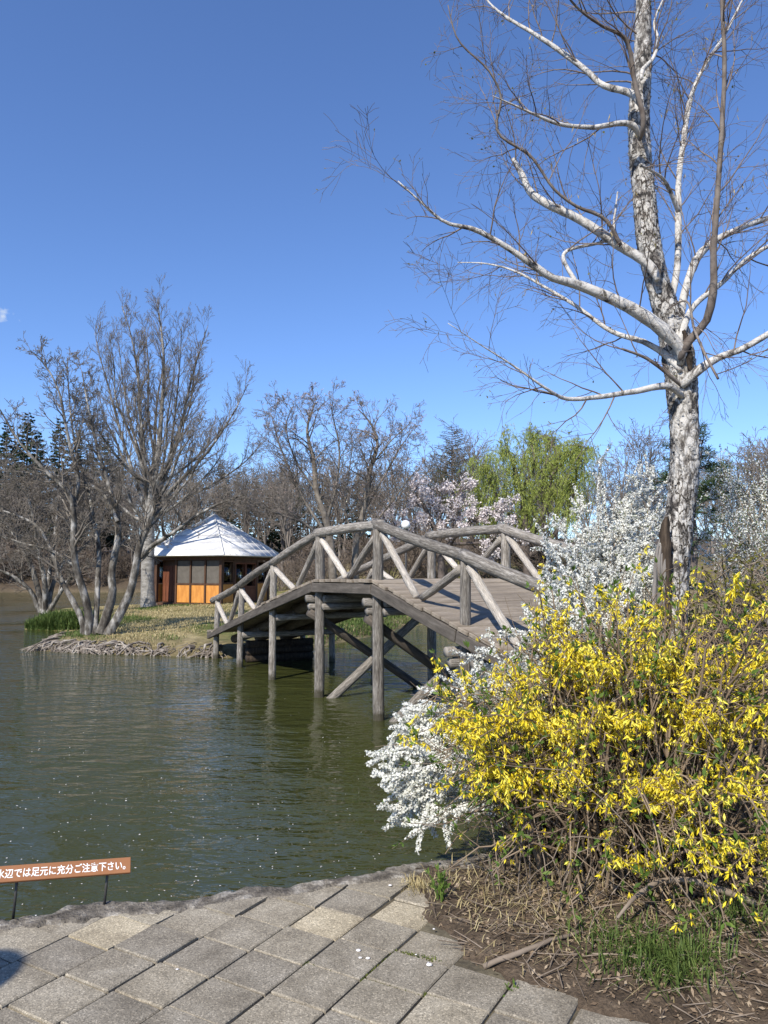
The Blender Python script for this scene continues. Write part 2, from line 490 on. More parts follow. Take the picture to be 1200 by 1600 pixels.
M['petal'] = leafy('fallen_petal', [(0.2, (0.7, 0.66, 0.64)), (0.8, (0.85, 0.82, 0.8))], 5, 0.2)

def ground_mat():
    m, t, bs, out = nodes_of('bank_ground')
    v = coords(t, 'Object', (1, 1, 1))
    a = noise(t, v, 0.35, 6, 0.65, 0.5)
    b = noise(t, v, 6, 6, 0.7)
    r1 = ramp(t, [(0.36, (0.085, 0.105, 0.026)), (0.46, (0.19, 0.17, 0.065)), (0.56, (0.34, 0.28, 0.14)), (0.75, (0.44, 0.37, 0.205))])
    t.links.new(a, r1.inputs[0])
    r2 = ramp(t, [(0.3, (0.55,) * 3), (0.7, (1.2,) * 3)])
    t.links.new(b, r2.inputs[0])
    dry = mixcol(t, 1.0, r1.outputs[0], r2.outputs[0], 'MULTIPLY')
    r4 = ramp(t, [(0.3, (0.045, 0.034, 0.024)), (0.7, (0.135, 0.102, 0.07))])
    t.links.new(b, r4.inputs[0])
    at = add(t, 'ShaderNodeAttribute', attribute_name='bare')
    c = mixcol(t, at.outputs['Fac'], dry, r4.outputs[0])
    t.links.new(c, bs.inputs['Base Color'])
    bs.inputs['Roughness'].default_value = 0.95
    bs.inputs['Specular IOR Level'].default_value = 0.15
    bump(t, b, 0.8, 0.06, bs)
    return m
M['ground'] = ground_mat()

def water_mat():
    m, t, bs, out = nodes_of('pond_water')
    v1 = coords(t, 'Object', (0.55, 1.25, 1))
    v2 = coords(t, 'Object', (0.8, 1.5, 1))
    v3 = coords(t, 'Object', (1, 1, 1))
    a = noise(t, v1, 3.4, 3, 0.5, 0.35)
    b = noise(t, v2, 11, 2, 0.5, 0.2)
    g = noise(t, v3, 0.28, 4, 0.55)
    rg_ = ramp(t, [(0.34, (0.2,) * 3), (0.62, (1.35,) * 3)])
    t.links.new(g, rg_.inputs[0])
    mu = add(t, 'ShaderNodeMath', operation='MULTIPLY'); mu.inputs[1].default_value = 0.22
    t.links.new(b, mu.inputs[0])
    ad = add(t, 'ShaderNodeMath', operation='ADD')
    t.links.new(a, ad.inputs[0]); t.links.new(mu.outputs[0], ad.inputs[1])
    m2 = add(t, 'ShaderNodeMath', operation='MULTIPLY')
    t.links.new(ad.outputs[0], m2.inputs[0]); t.links.new(rg_.outputs[0], m2.inputs[1])
    bs.inputs['Base Color'].default_value = (0.042, 0.047, 0.014, 1)
    bs.inputs['Roughness'].default_value = 0.03
    bs.inputs['IOR'].default_value = 1.333
    bump(t, m2.outputs[0], 1.0, 0.062, bs)
    return m
M['water'] = water_mat()

def glass_mat():
    m, t, bs, out = nodes_of('window_glass')
    tr = add(t, 'ShaderNodeBsdfTransparent'); tr.inputs[0].default_value = (0.85, 0.88, 0.86, 1)
    gl = add(t, 'ShaderNodeBsdfGlossy'); gl.inputs['Roughness'].default_value = 0.02
    fr = add(t, 'ShaderNodeFresnel'); fr.inputs[0].default_value = 1.5
    mx = add(t, 'ShaderNodeMixShader')
    t.links.new(fr.outputs[0], mx.inputs[0]); t.links.new(tr.outputs[0], mx.inputs[1]); t.links.new(gl.outputs[0], mx.inputs[2])
    t.links.new(mx.outputs[0], out.inputs[0])
    return m
M['glass'] = glass_mat()
M['roof'] = simple('grey_white_roof_sheet', [(0.3, (0.58, 0.575, 0.56)), (0.7, (0.75, 0.745, 0.73))], 2.5, 0.8, 'Object', (1, 1, 1), 0.15, 0.01, (12, 0.1), 0.08)
M['timber'] = simple('dark_brown_timber', [(0.3, (0.045, 0.022, 0.012)), (0.7, (0.10, 0.05, 0.028))], 6, 0.7, 'Object', (1, 1, 0.4), 0.3)
M['door'] = simple('red_brown_door', [(0.3, (0.085, 0.026, 0.012)), (0.7, (0.17, 0.058, 0.026))], 6, 0.65, 'Object', (3, 3, 0.5), 0.3)
M['orange'] = simple('orange_varnished_board', [(0.3, (0.42, 0.165, 0.034)), (0.7, (0.60, 0.27, 0.062))], 5, 0.6, 'Object', (2, 2, 0.4), 0.2)
M['screen'] = simple('grey_screen', [(0.3, (0.085, 0.076, 0.064)), (0.7, (0.12, 0.108, 0.093))], 5, 0.8, 'Object', (1, 1, 1), 0.2)
M['stone'] = simple('footing_stone', [(0.3, (0.3, 0.29, 0.27)), (0.7, (0.5, 0.48, 0.45))], 6, 0.9)
M['sign'] = simple('brown_sign_board', [(0.3, (0.245, 0.105, 0.045)), (0.7, (0.29, 0.13, 0.058))], 6, 0.5, 'Object', (1, 1, 1), 0.1, 0.002)
M['letter'] = simple('white_lettering', [(0.3, (0.78, 0.78, 0.76)), (0.7, (0.84, 0.84, 0.82))], 20, 0.5, 'Object', (1, 1, 1), 0)
M['metal'] = simple('dark_metal', [(0.3, (0.03, 0.03, 0.03)), (0.7, (0.065, 0.063, 0.06))], 20, 0.45, 'Object', (1, 1, 1), 0.1)
M['globe'] = simple('white_globe', [(0.3, (0.78, 0.78, 0.77)), (0.7, (0.84, 0.84, 0.83))], 5, 0.35, 'Object', (1, 1, 1), 0)
#@@PART2

# ------------------------------------------------------------------ terrain
KERB = [(-9.0, 1.2), (-4.5, 2.55), (-2.6, 3.2), (-1.711, 3.494), (-1.467, 3.589), (-1.207, 3.67), (-0.914, 3.725), (-0.628, 3.835), (-0.323, 3.935), (0.0, 4.06), (0.342, 4.17), (0.8, 4.42)]
POLY_N = [(-60, -14)] + KERB + [(1.25, 5.05), (1.65, 6.1), (2.5, 7.4), (4.2, 8.8), (7, 10.3), (12, 12.5), (18, 16), (420, 16), (420, -80), (-60, -80)]
POLY_M = [(-14.5, 33), (-13.2, 28), (-11.8, 25), (-10.3, 24.3), (-9.4, 24.7), (-8.9, 22.5), (-9.0, 19.8), (-8.4, 18.5), (-7.2, 17.9), (-6, 17.6), (-4.6, 17.2), (-3.5, 16.9), (-2.5, 17.6), (-1.6, 19.4), (-0.7, 21.5), (0.1, 23.5), (0.7, 25.8), (1.6, 27.3), (3.5, 27.8), (7, 27), (10, 24), (13, 20), (17, 15.9), (420, 15.9), (420, 420), (-420, 420), (-420, 70), (-80, 68), (-40, 66.5), (-18, 64), (-9, 54), (-6, 45), (-9, 39), (-13, 36.5)]

def sdf(poly, X, Y):
    """signed distance, positive inside"""
    P_ = np.array(poly, dtype=np.float64)
    Q = np.roll(P_, -1, axis=0)
    best = np.full(X.shape, 1e9)
    inside = np.zeros(X.shape, dtype=bool)
    for (x0, y0), (x1, y1) in zip(P_, Q):
        dx, dy = x1 - x0, y1 - y0
        t = np.clip(((X - x0) * dx + (Y - y0) * dy) / (dx * dx + dy * dy), 0, 1)
        best = np.minimum(best, np.hypot(X - x0 - t * dx, Y - y0 - t * dy))
        if dy != 0:
            c = ((y0 > Y) != (y1 > Y)) & (X < dx * (Y - y0) / dy + x0)
            inside ^= c
    return np.where(inside, best, -best)

def sstep(a, b, x):
    t = np.clip((x - a) / (b - a), 0, 1)
    return t * t * (3 - 2 * t)

WATER_Z = -0.40
def hills(X, Y):
    return (np.sin(X * 0.9 + 1.3) * np.cos(Y * 0.8) + 0.6 * np.sin(X * 2.1 + Y * 1.7)) * 0.025

def ground_h(X, Y):
    X = np.asarray(X, dtype=np.float64); Y = np.asarray(Y, dtype=np.float64)
    dn = sdf(POLY_N, X, Y); dm = sdf(POLY_M, X, Y)
    tn = -0.06 + 0.12 * sstep(1.2, 3.0, X) * sstep(3.5, 6, Y)
    zn = np.where(dn > 0, WATER_Z + (tn - WATER_Z) * sstep(-0.02, 0.22, dn), WATER_Z - np.clip(-dn * 0.7, 0, 0.8))
    tm = -0.12 + 0.26 * sstep(0.3, 7, dm) + 2.6 * sstep(36, 60, Y) * sstep(0, 16, dm) + 0.05 * np.clip(Y - 75, 0, 200) * sstep(0, 20, dm)
    zm = np.where(dm > 0, WATER_Z + (tm - WATER_Z) * sstep(-0.05, 0.7, dm) + hills(X, Y) * sstep(0.2, 2, dm), WATER_Z - np.clip(-dm * 0.6, 0, 0.8))
    return np.maximum(zn, zm), dn, dm

def gz(x, y):
    return float(ground_h(np.array([x]), np.array([y]))[0][0])

xs = np.unique(np.concatenate([np.linspace(-420, -60, 30), np.linspace(-60, -16, 60), np.linspace(-16, 5, 150), np.linspace(5, 45, 80), np.linspace(45, 420, 40)]))
ys = np.unique(np.concatenate([np.linspace(-80, -2, 14), np.linspace(-2, 12, 60), np.linspace(12, 16, 12), np.linspace(16, 36, 150), np.linspace(36, 75, 80), np.linspace(75, 420, 60)]))
GX, GY = np.meshgrid(xs, ys)
GZ, DN, DM = ground_h(GX, GY)
nx, ny = len(xs), len(ys)
idx = np.arange(nx * ny).reshape(ny, nx)
Fq = np.stack([idx[:-1, :-1], idx[:-1, 1:], idx[1:, 1:], idx[1:, :-1]], -1).reshape(-1, 4)
me = mesh_np('ground', np.stack([GX, GY, GZ], -1).reshape(-1, 3), Fq)
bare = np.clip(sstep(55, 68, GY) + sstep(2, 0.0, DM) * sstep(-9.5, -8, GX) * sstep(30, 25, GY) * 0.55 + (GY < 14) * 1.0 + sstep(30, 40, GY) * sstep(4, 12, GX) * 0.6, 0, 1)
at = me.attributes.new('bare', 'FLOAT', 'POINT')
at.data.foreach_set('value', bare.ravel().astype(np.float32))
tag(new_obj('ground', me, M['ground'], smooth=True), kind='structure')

me = mesh_np('water', [(-420, -20, WATER_Z), (420, -20, WATER_Z), (420, 120, WATER_Z), (-420, 120, WATER_Z)], [(0, 1, 2, 3)])
tag(new_obj('water', me, M['water']), kind='structure')

# ------------------------------------------------------------------ paving: slabs on a sandy bed
UX, VX = Vector((0.866, -0.5, 0)), Vector((0.5, 0.866, 0))
kp = np.array(KERB)
def kerb_y(x):
    return float(np.interp(x, kp[:, 0], kp[:, 1]))
def bed_edge(y):
    """x where the paving gives way to the planted bed"""
    return float(np.interp(y, [0, 2.4, 2.6, 2.75, 2.87, 2.95, 3.15, 3.5, 3.8, 4.2], [1.9, 1.4, 1.08, 0.80, 0.58, 0.50, 0.32, 0.16, 0.13, 0.1]))
pave = mesh_np('paving', [(-6, -2, -0.016), (2.2, -2, -0.016), (1.2, 2.6, -0.016), (0.2, 4.0, -0.016), (-0.6, 3.77, -0.016), (-1.7, 3.42, -0.016), (-6, 2.1, -0.016)], [(0, 1, 2, 3, 4, 5, 6)])
pave = tag(new_obj('paving', pave, M['joint']), kind='structure')
rng = random.Random(4)
PU, PV = 0.2535, 0.2335
tile_meshes = []
for k in range(4):
    tile_meshes.append(box_mesh('slab', (PU - 0.007 - 0.001 * k, PV - 0.006 + 0.0008 * k, 0.06), 0.004 + 0.0015 * (k % 2)))
ntile = 0
for ci in range(-9, 9):
    uc = -1.825 + (ci + 0.5) * PU
    for cj in range(-22, 8):
        vc = 2.532 + 0.0225 * (ci + 0.5) + (cj + 0.5) * PV
        c = UX * uc + VX * vc
        if c.y < -0.5 or c.x < -3.4: continue
        if c.x > bed_edge(c.y) + 0.10: continue
        me = tile_meshes[rng.randrange(4)]
        # slabs along the water are cut to the kerb
        hu, hv = (PU - 0.007) / 2, (PV - 0.006) / 2
        quad = [c - UX * hu - VX * hv, c + UX * hu - VX * hv, c + UX * hu + VX * hv, c - UX * hu + VX * hv]
        lim = lambda p: kerb_y(p.x) - 0.135 - p.y
        if min(lim(p) for p in quad) < 0:
            out_ = []
            for qa, qb in zip(quad, quad[1:] + quad[:1]):
                la_, lb_ = lim(qa), lim(qb)
                if la_ >= 0: out_.append(qa)
                if la_ * lb_ < 0: out_.append(qa.lerp(qb, la_ / (la_ - lb_)))
            if len(out_) < 3: continue
            Rz = Matrix.Rotation(R(30), 3, 'Z')
            loc_ = [Rz @ (p - c) for p in out_]
            m_ = len(loc_)
            me = bpy.data.meshes.new('slab')
            me.from_pydata([(p.x, p.y, 0.03) for p in loc_] + [(p.x, p.y, -0.03) for p in loc_], [], [tuple(range(m_)), tuple(range(2 * m_ - 1, m_ - 1, -1))] + [(i, i + m_, (i + 1) % m_ + m_, (i + 1) % m_) for i in range(m_)])
        o = bpy.data.objects.new('slab', me)
        if not me.materials: me.materials.append(M['tile'])
        COL.objects.link(o)
        lift = -0.012 if c.x > bed_edge(c.y) - 0.08 else 0
        o.matrix_basis = Matrix.Translation((c.x + rng.gauss(0, .0015), c.y + rng.gauss(0, .0015), -0.030 + rng.gauss(0, 0.0026) + lift)) @ Matrix.Rotation(rng.gauss(0, 0.008), 4, 'X') @ Matrix.Rotation(rng.gauss(0, 0.008), 4, 'Y') @ Matrix.Rotation(R(-30) + rng.gauss(0, 0.006), 4, 'Z')
        setpar(o, pave)
        ntile += 1

# broken concrete kerb along the water
def kerb_mesh():
    rg = np.random.default_rng(3)
    K = np.array(KERB)
    seg = np.hypot(*np.diff(K, axis=0).T)
    s = np.concatenate([[0], np.cumsum(seg)])
    t = np.arange(0, s[-1], 0.022)
    x = np.interp(t, s, K[:, 0]); y = np.interp(t, s, K[:, 1])
    tx = np.gradient(x); ty = np.gradient(y)
    l = np.hypot(tx, ty); nxx, nyy = ty / l, -tx / l          # towards the land
    def sm(a, k):
        return np.convolve(a, np.ones(k) / k, mode='same')
    edge_o = sm(rg.normal(0, 0.055, len(t)), 9) + rg.normal(0, 0.004, len(t))
    edge_i = sm(rg.normal(0, 0.05, len(t)), 7) + rg.normal(0, 0.005, len(t))
    prof = [(-0.03, -0.75), (-0.025, -0.12), (-0.01, -0.03), (0.01, 0.0), (0.04, 0.006), (0.07, 0.004), (0.10, 0.006), (0.125, 0.004), (0.145, -0.004), (0.155, -0.05)]
    rows = []
    for k, (a, z) in enumerate(prof):
        wgt = a / 0.155
        off = a + edge_o * (1 - min(1, max(0, wgt))) + edge_i * min(1, max(0, wgt)) * (1 if k < 9 else 1)
        zz = z + (sm(rg.normal(0, 0.010, len(t)), 4) if 2 < k < 9 else 0)
        rows.append(np.stack([x + nxx * off, y + nyy * off, np.full(len(t), 0.0) + zz], -1))
    V = np.stack(rows, 0)
    a, b = V.shape[:2]
    i = np.arange(a * b).reshape(a, b)
    Fq = np.stack([i[:-1, :-1], i[:-1, 1:], i[1:, 1:], i[1:, :-1]], -1).reshape(-1, 4)[:, ::-1]
    return mesh_np('kerb', V.reshape(-1, 3), Fq)
tag(new_obj('kerb', kerb_mesh(), M['kerb']), kind='structure')

# planted bed: soil that laps over the slabs
def bed_h(X, Y):
    e = np.interp(Y, [0, 2.4, 2.6, 2.75, 2.87, 2.95, 3.15, 3.5, 3.8, 4.2, 8], [1.9, 1.4, 1.08, 0.80, 0.58, 0.50, 0.32, 0.16, 0.13, 0.1, 0.1])
    rr = np.sin(X * 7.1 + Y * 3.3) * 0.4 + np.sin(X * 17 - Y * 13) * 0.25 + np.sin(X * 31 + Y * 27) * 0.15
    d = X - e + rr * 0.06
    z = -0.05 + 0.055 * sstep(-0.05, 0.14, d) + 0.09 * sstep(0.1, 1.5, d) + rr * 0.012
    return z
xs2 = np.arange(-0.1, 4.6, 0.03); ys2 = np.arange(0.2, 6.4, 0.03)
BX, BY = np.meshgrid(xs2, ys2)
rg = np.random.default_rng(8)
BZ = bed_h(BX, BY) + rg.normal(0, 0.004, BX.shape)
dn = sdf(POLY_N, BX, BY)
BZ = np.where(dn < 0.06, BZ - (0.06 - dn) * 1.6, BZ)
keep = (dn > -0.25)
i = np.arange(BX.size).reshape(BX.shape)
Fq = np.stack([i[:-1, :-1], i[:-1, 1:], i[1:, 1:], i[1:, :-1]], -1).reshape(-1, 4)
Fq = Fq[keep.ravel()[Fq].all(axis=1)]
tag(new_obj('soil_bed', mesh_np('soil_bed', np.stack([BX, BY, BZ], -1).reshape(-1, 3), Fq), M['soil'], smooth=True), kind='structure')
def bz(x, y):
    return float(bed_h(np.array(x), np.array(y)))

# ------------------------------------------------------------------ log bridge
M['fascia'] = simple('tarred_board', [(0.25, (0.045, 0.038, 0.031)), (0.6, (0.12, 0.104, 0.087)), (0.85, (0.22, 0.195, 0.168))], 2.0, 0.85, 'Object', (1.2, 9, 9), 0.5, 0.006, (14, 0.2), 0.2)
D = Vector((0.470, -0.883, 0)); NB = Vector((0.883, 0.470, 0))      # along (towards the near bank), across (away)
A0 = Vector((-0.06, 10.0, 0))
SP = 2.0
stations = {  # s along D from A, deck height, rail height
    'E': (-2 - 5.75, 0.20, 0.90), 'D': (-2 - 4.05, 0.55, 1.22), 'C': (-2 - 2.1, 1.00, 1.66), 'B': (-2.0, 1.40, 2.10),
    'A': (0.0, 1.42, 2.12), 'F': (2.0, 0.96, 1.68), 'G': (4.0, 0.50, 1.22), 'H': (5.6, 0.16, 0.86)}
order = ['E', 'D', 'C', 'B', 'A', 'F', 'G', 'H']
WID = 2.05
ss = [stations[k][0] for k in order]
def deck_z(s): return float(np.interp(s, ss, [stations[k][1] for k in order]))
def rail_z(s): return float(np.interp(s, ss, [stations[k][2] for k in order]))
def bp(s, a, z): return Vector((A0.x, A0.y, 0)) + D * s + NB * a + Vector((0, 0, z))
bridge = empty('log_bridge', bp(-1, WID / 2, WATER_Z), 'arched footbridge of weathered grey logs crossing the pond to the pavilion', 'bridge')
sd = 0
for a, sgn in ((0.0, -1), (WID, 1)):
    for k in order:
        s, dz, rz = stations[k]
        sd += 1
        r = 0.075 if k in 'AB' else 0.064
        q = bp(s, a, 0)
        bottom = -1.1 if k not in ('H',) else -0.3
        if k == 'E': bottom = -0.7
        log('post', (q.x, q.y, bottom), (q.x + random.Random(sd).gauss(0, .015), q.y, rz - 0.04), r * 1.05, r * 0.93, M['post'], bridge, seed=sd, n=14)
    for k0, k1 in zip(order[:-1], order[1:]):
        s0, d0, r0 = stations[k0]; s1, d1, r1 = stations[k1]
        sd += 1
        e0 = 0.12 if k0 in 'BA' else 0.05
        if k0 == 'E': e0 = 0.35
        u = Vector((s1 - s0, r1 - r0)).normalized()
        # handrail lies on the post tops
        log('handrail', bp(s0 - u.x * e0, a, r0 - u.y * e0 + 0.02), bp(s1 + u.x * 0.06, a, r1 + u.y * 0.06 + 0.02), 0.074, 0.068, M['log'], bridge, seed=sd, lump=0.04, n=16, bow=0.025)
        sm_ = (s0 + s1) / 2
        zm = (d0 + d1) / 2
        # falling half-log, sunlight painted into its pale colour, and rising round log
        log('brace', bp(s0 + 0.09, a - sgn * 0.0, r0 - 0.10), bp(sm_ - 0.03, a, zm + 0.03), 0.050, 0.047, M['sunlit_log'], bridge, sides=8, seed=sd + 100, lump=0.04)
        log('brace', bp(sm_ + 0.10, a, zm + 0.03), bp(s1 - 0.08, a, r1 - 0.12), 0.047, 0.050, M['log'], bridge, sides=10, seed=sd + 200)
    # edge beam under the plank ends, one per slope
    for s0, s1 in ((ss[0] - 0.3, -4.1), (-4.1, -2.0), (-2.0, 0.0), (0.0, 2.0), (2.0, 4.0), (4.0, 5.7)):
        p0 = bp(s0 + 0.01, a + sgn * 0.10, deck_z(s0) - 0.125); p1 = bp(s1 - 0.01, a + sgn * 0.10, deck_z(s1) - 0.125)
        ex = (p1 - p0).normalized(); ey = NB; ez = ex.cross(ey).normalized()
        if ez.z < 0: ez = -ez; ey = -ey
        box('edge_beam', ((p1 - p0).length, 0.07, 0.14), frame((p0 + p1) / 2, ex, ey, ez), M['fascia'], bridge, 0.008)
# stringers
for a in (0.45, 1.0, 1.6):
    for s0, s1 in zip(ss[:-1], ss[1:]):
        sd += 1
        log('stringer', bp(s0 - 0.1, a, deck_z(s0) - 0.20), bp(s1 + 0.1, a, deck_z(s1) - 0.20), 0.10, 0.10, M['shaded_log'], bridge, sides=8, seed=sd, n=4)
# paired cross logs clamped on either side of the posts
for k in order[1:]:
    s, dz, rz = stations[k]
    for side in (-1, 1):
        for lay, (zz, ov, rr) in enumerate(((-0.30, 0.17, 0.058), (-0.42, 0.13, 0.050))):
            if k in 'GH' and lay: continue
            if k in 'DC' and (lay or side < 0):
                continue
            sd += 1
            log('cross_log', bp(s + side * 0.128, (-ov if side < 0 else 0.015 - 0.02 * lay), dz + zz), bp(s + side * 0.135, WID + ov, dz + zz), rr, rr, M['log'], bridge, sides=10, seed=sd, n=6)
# added near-black logs standing in for the shade under the far end
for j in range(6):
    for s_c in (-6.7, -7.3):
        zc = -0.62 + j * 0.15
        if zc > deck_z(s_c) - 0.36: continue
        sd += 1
        log('shade_crib_log', bp(s_c, 0.35, zc), bp(s_c, WID - 0.2, zc), 0.08, 0.08, M['rotten_and_shade'], bridge, sides=8, seed=sd, n=4)
# diagonal bracing of the two tall bents
for k in 'BA':
    s, dz, rz = stations[k]
    sd += 1
    log('bent_brace', bp(s + 0.14, 0.02, WATER_Z - 0.12), bp(s + 0.14, WID + 0.1, dz - 0.30), 0.068, 0.066, M['log'], bridge, seed=sd)
    log('bent_brace', bp(s - 0.14, -0.12, dz - 0.50), bp(s - 0.14, WID - 0.03, WATER_Z - 0.1), 0.068, 0.066, M['shaded_log'], bridge, seed=sd + 50)
# deck planks, each its own board
pl_me = [box_mesh('deck_plank', (2.05 + WID * 0.0 + 0.22 + 0.02 * k, 0.186, 0.045), 0.006) for k in range(3)]
s = ss[0] - 0.35
rng = random.Random(9)
while s < ss[-1] + 0.25:
    s0, s1 = s, s + 0.192
    z0, z1 = deck_z(s0), deck_z(s1)
    ey = (D * (s1 - s0) + Vector((0, 0, z1 - z0))).normalized()
    ex = NB
    ez = ex.cross(ey).normalized()
    if ez.z < 0: ez = -ez; ex = -ex
    o = box('deck_plank', None, frame(bp((s0 + s1) / 2, WID / 2 + rng.gauss(0, 0.012), (z0 + z1) / 2 - 0.022 + rng.gauss(0, 0.003)), ex, ey, ez), M['plank'], bridge, me=pl_me[rng.randrange(3)])
    s += 0.192 * (1.0 if abs(z1 - z0) < 0.005 else 0.975)

# ------------------------------------------------------------------ pavilion
th = R(25)
FC = Vector((-6.33, 29.9, 0))                         # front eave corner in plan
EL = Vector((-math.cos(th), math.sin(th), 0)); ER = Vector((math.sin(th), math.cos(th), 0))
SR = 4.3
PC = FC + EL * SR / 2 + ER * SR / 2
PZ = gz(PC.x, PC.y)
PZ = 0.10
EAVE, APEX = 2.12, 3.92
pav = empty('pavilion', (PC.x, PC.y, PZ), 'small timber pavilion with a pale pyramid roof and orange lower panels', 'pavilion')
Z = Vector((0, 0, 1))
corn = [FC, FC + EL * SR, FC + EL * SR + ER * SR, FC + ER * SR]
apex = PC + Z * APEX
roof = None
roof_root = None
for fi in range(4):
    a, b = corn[fi], corn[(fi + 1) % 4]
    # five roofing sheets per side, lapped
    ns = 6
    nrm = ((b - a).cross(apex - (a + Z * EAVE))).normalized()
    if nrm.z < 0: nrm = -nrm
    for j in range(ns):
        t0, t1 = j / ns, (j + 1) / ns
        lo0, hi0 = t0, t1
        def ring(t):
            return a.lerp(PC, t) + Z * (EAVE + (APEX - EAVE) * t), b.lerp(PC, t) + Z * (EAVE + (APEX - EAVE) * t)
        p0, p1 = ring(t0 - (0.012 if j else 0)); q0, q1 = ring(min(t1, 0.985))
        lift = nrm * 0.010
        V = [p0 + lift, p1 + lift, q1 + nrm * 0.004, q0 + nrm * 0.004, p0 - nrm * 0.03, p1 - nrm * 0.03, q1 - nrm * 0.03, q0 - nrm * 0.03]
        me = mesh_np('roof_sheet', [tuple(v) for v in V], [(0, 1, 2, 3), (7, 6, 5, 4), (0, 4, 5, 1), (1, 5, 6, 2), (2, 6, 7, 3), (3, 7, 4, 0)])
        if roof is None:
            roof = new_obj('roof', me, M['roof'], pav)
        else:
            new_obj('roof_sheet', me, M['roof'], roof)
for c in corn:
    log('roof_ridge', c + Z * (EAVE + 0.02), apex + Z * 0.03, 0.028, 0.028, M['roof'], roof, sides=6, lump=0.0, n=2, bow=0)
# standing seams on the sides
for fi in (3,):
    a, b = corn[fi], corn[(fi + 1) % 4]
    for k in range(1, 10):
        u = k / 10
        p = a.lerp(b, u) + Z * EAVE
        tmax = 2 * min(u, 1 - u)
        q = p.lerp(a.lerp(b, 0.5).lerp(PC, 1) + Z * APEX, 0)
        inn = (PC - (a + b) / 2)
        q = p + inn * tmax * 0.97 + Z * (APEX - EAVE) * tmax * 0.97
        log('roof_seam', p + Z * 0.022, q + Z * 0.022, 0.011, 0.011, M['roof'], roof, sides=5, lump=0, n=2, bow=0)
INS = 0.48
SW = SR - 2 * INS
WF = FC + EL * INS + ER * INS                           # front wall corner
walls = [(WF, EL), (WF, ER), (WF + EL * SW, ER), (WF + ER * SW, EL)]
WB, WT = PZ + 0.08, EAVE - 0.04
def wbox(name, o, e, u0, u1, z0, z1, depth, mat, parent, dn_=0.0, bevel=0.004):
    """box in a wall: u along e in metres, dn_ offset towards the inside"""
    inn = (PC - (o + e * SW / 2)); inn.z = 0; inn.normalize()
    c = o + e * (u0 + u1) / 2 + inn * dn_ + Z * (z0 + z1) / 2
    return box(name, (u1 - u0, depth, z1 - z0), frame(c, e, Z.cross(e), Z), mat, parent, bevel)
for o, e in walls:
    wbox('top_beam', o, e, -0.05, SW + 0.05, WT - 0.14, WT - 0.002, 0.12, M['timber'], pav)
    wbox('sill_beam', o, e, -0.04, SW + 0.04, PZ - 0.02, WB, 0.13, M['timber'], pav)
for p in (WF, WF + EL * SW, WF + ER * SW, WF + EL * SW + ER * SW):
    box('corner_post', (0.13, 0.13, WT - PZ), frame(p + Z * (PZ + WT) / 2, EL, Z.cross(EL), Z), M['timber'], pav, 0.006)
    box('footing', (0.28, 0.28, 0.3), frame(p + Z * (PZ - 0.12), EL, Z.cross(EL), Z), M['stone'], pav, 0.02)
box('pavilion_floor', (SW - 0.1, SW - 0.1, 0.06), frame(PC + Z * (PZ + 0.05), EL, Z.cross(EL), Z), M['timber'], pav)
MID = PZ + 0.86
# sunny wall: u runs from the front corner; three bays of board and screen, then a recessed door
o, e = walls[0]
bays = [(0.07, 0.74), (0.82, 1.49), (1.57, 2.24)]
for u0, u1 in bays:
    wbox('lower_panel', o, e, u0 + 0.02, u1 - 0.02, WB + 0.02, MID - 0.04, 0.04, M['orange'], pav)
    wbox('screen', o, e, u0 + 0.02, u1 - 0.02, MID + 0.03, WT - 0.16, 0.03, M['screen'], pav, 0.01)
    wbox('mullion', o, e, u1, u1 + 0.075, WB, WT - 0.14, 0.10, M['timber'], pav)
    wbox('mid_rail', o, e, u0, u1 - 0.001, MID - 0.04, MID + 0.03, 0.08, M['timber'], pav)
dr = wbox('door', o, e, 2.36, 3.22, WB + 0.02, WT - 0.36, 0.05, M['door'], pav, 0.28)
for k in range(5):
    wbox('door_board', o, e, 2.37 + k * 0.17, 2.525 + k * 0.17, WB + 0.05, WT - 0.40, 0.02, M['door'], dr, 0.25)
wbox('door_handle', o, e, 2.44, 2.47, WB + 0.75, WB + 0.92, 0.03, M['metal'], dr, 0.232)
wbox('wall_panel', o, e, 2.32, 3.27, WT - 0.36, WT - 0.14, 0.04, M['timber'], pav, 0.30)
# shaded wall with windows and a glazed double door; the walls behind are windows over boards
def glazed(o, e, u0, u1, z0, z1, name='window'):
    f = wbox(name, o, e, u0, u1, z0, z0 + 0.06, 0.07, M['timber'] if name == 'window' else M['door'], pav)
    mt = M['timber'] if name == 'window' else M['door']
    wbox('frame', o, e, u0, u1, z1 - 0.06, z1, 0.07, mt, f)
    wbox('frame', o, e, u0, u0 + 0.06, z0 + 0.061, z1 - 0.061, 0.07, mt, f)
    wbox('frame', o, e, u1 - 0.06, u1, z0 + 0.061, z1 - 0.061, 0.07, mt, f)
    wbox('pane', o, e, u0 + 0.061, u1 - 0.061, z0 + 0.061, z1 - 0.061, 0.008, M['glass'], f, 0, 0)
    return f
o, e = walls[1]
wbox('lower_panel', o, e, 0.09, 0.80, WB + 0.01, MID - 0.01, 0.04, M['orange'], pav)
glazed(o, e, 0.09, 0.80, MID, WT - 0.16)
wbox('mullion', o, e, 0.81, 0.90, WB, WT - 0.145, 0.10, M['timber'], pav)
for u0 in (0.91, 1.66):
    f = glazed(o, e, u0, u0 + 0.74, WB + 0.62, WT - 0.24, 'door')
    wbox('door_panel', o, e, u0, u0 + 0.74, WB + 0.02, WB + 0.615, 0.05, M['door'], f)
wbox('lintel', o, e, 0.91, 2.40, WT - 0.235, WT - 0.145, 0.08, M['timber'], pav)
wbox('mullion', o, e, 2.41, 2.50, WB, WT - 0.145, 0.10, M['timber'], pav)
wbox('lower_panel', o, e, 2.52, 3.25, WB + 0.01, MID - 0.01, 0.04, M['orange'], pav)
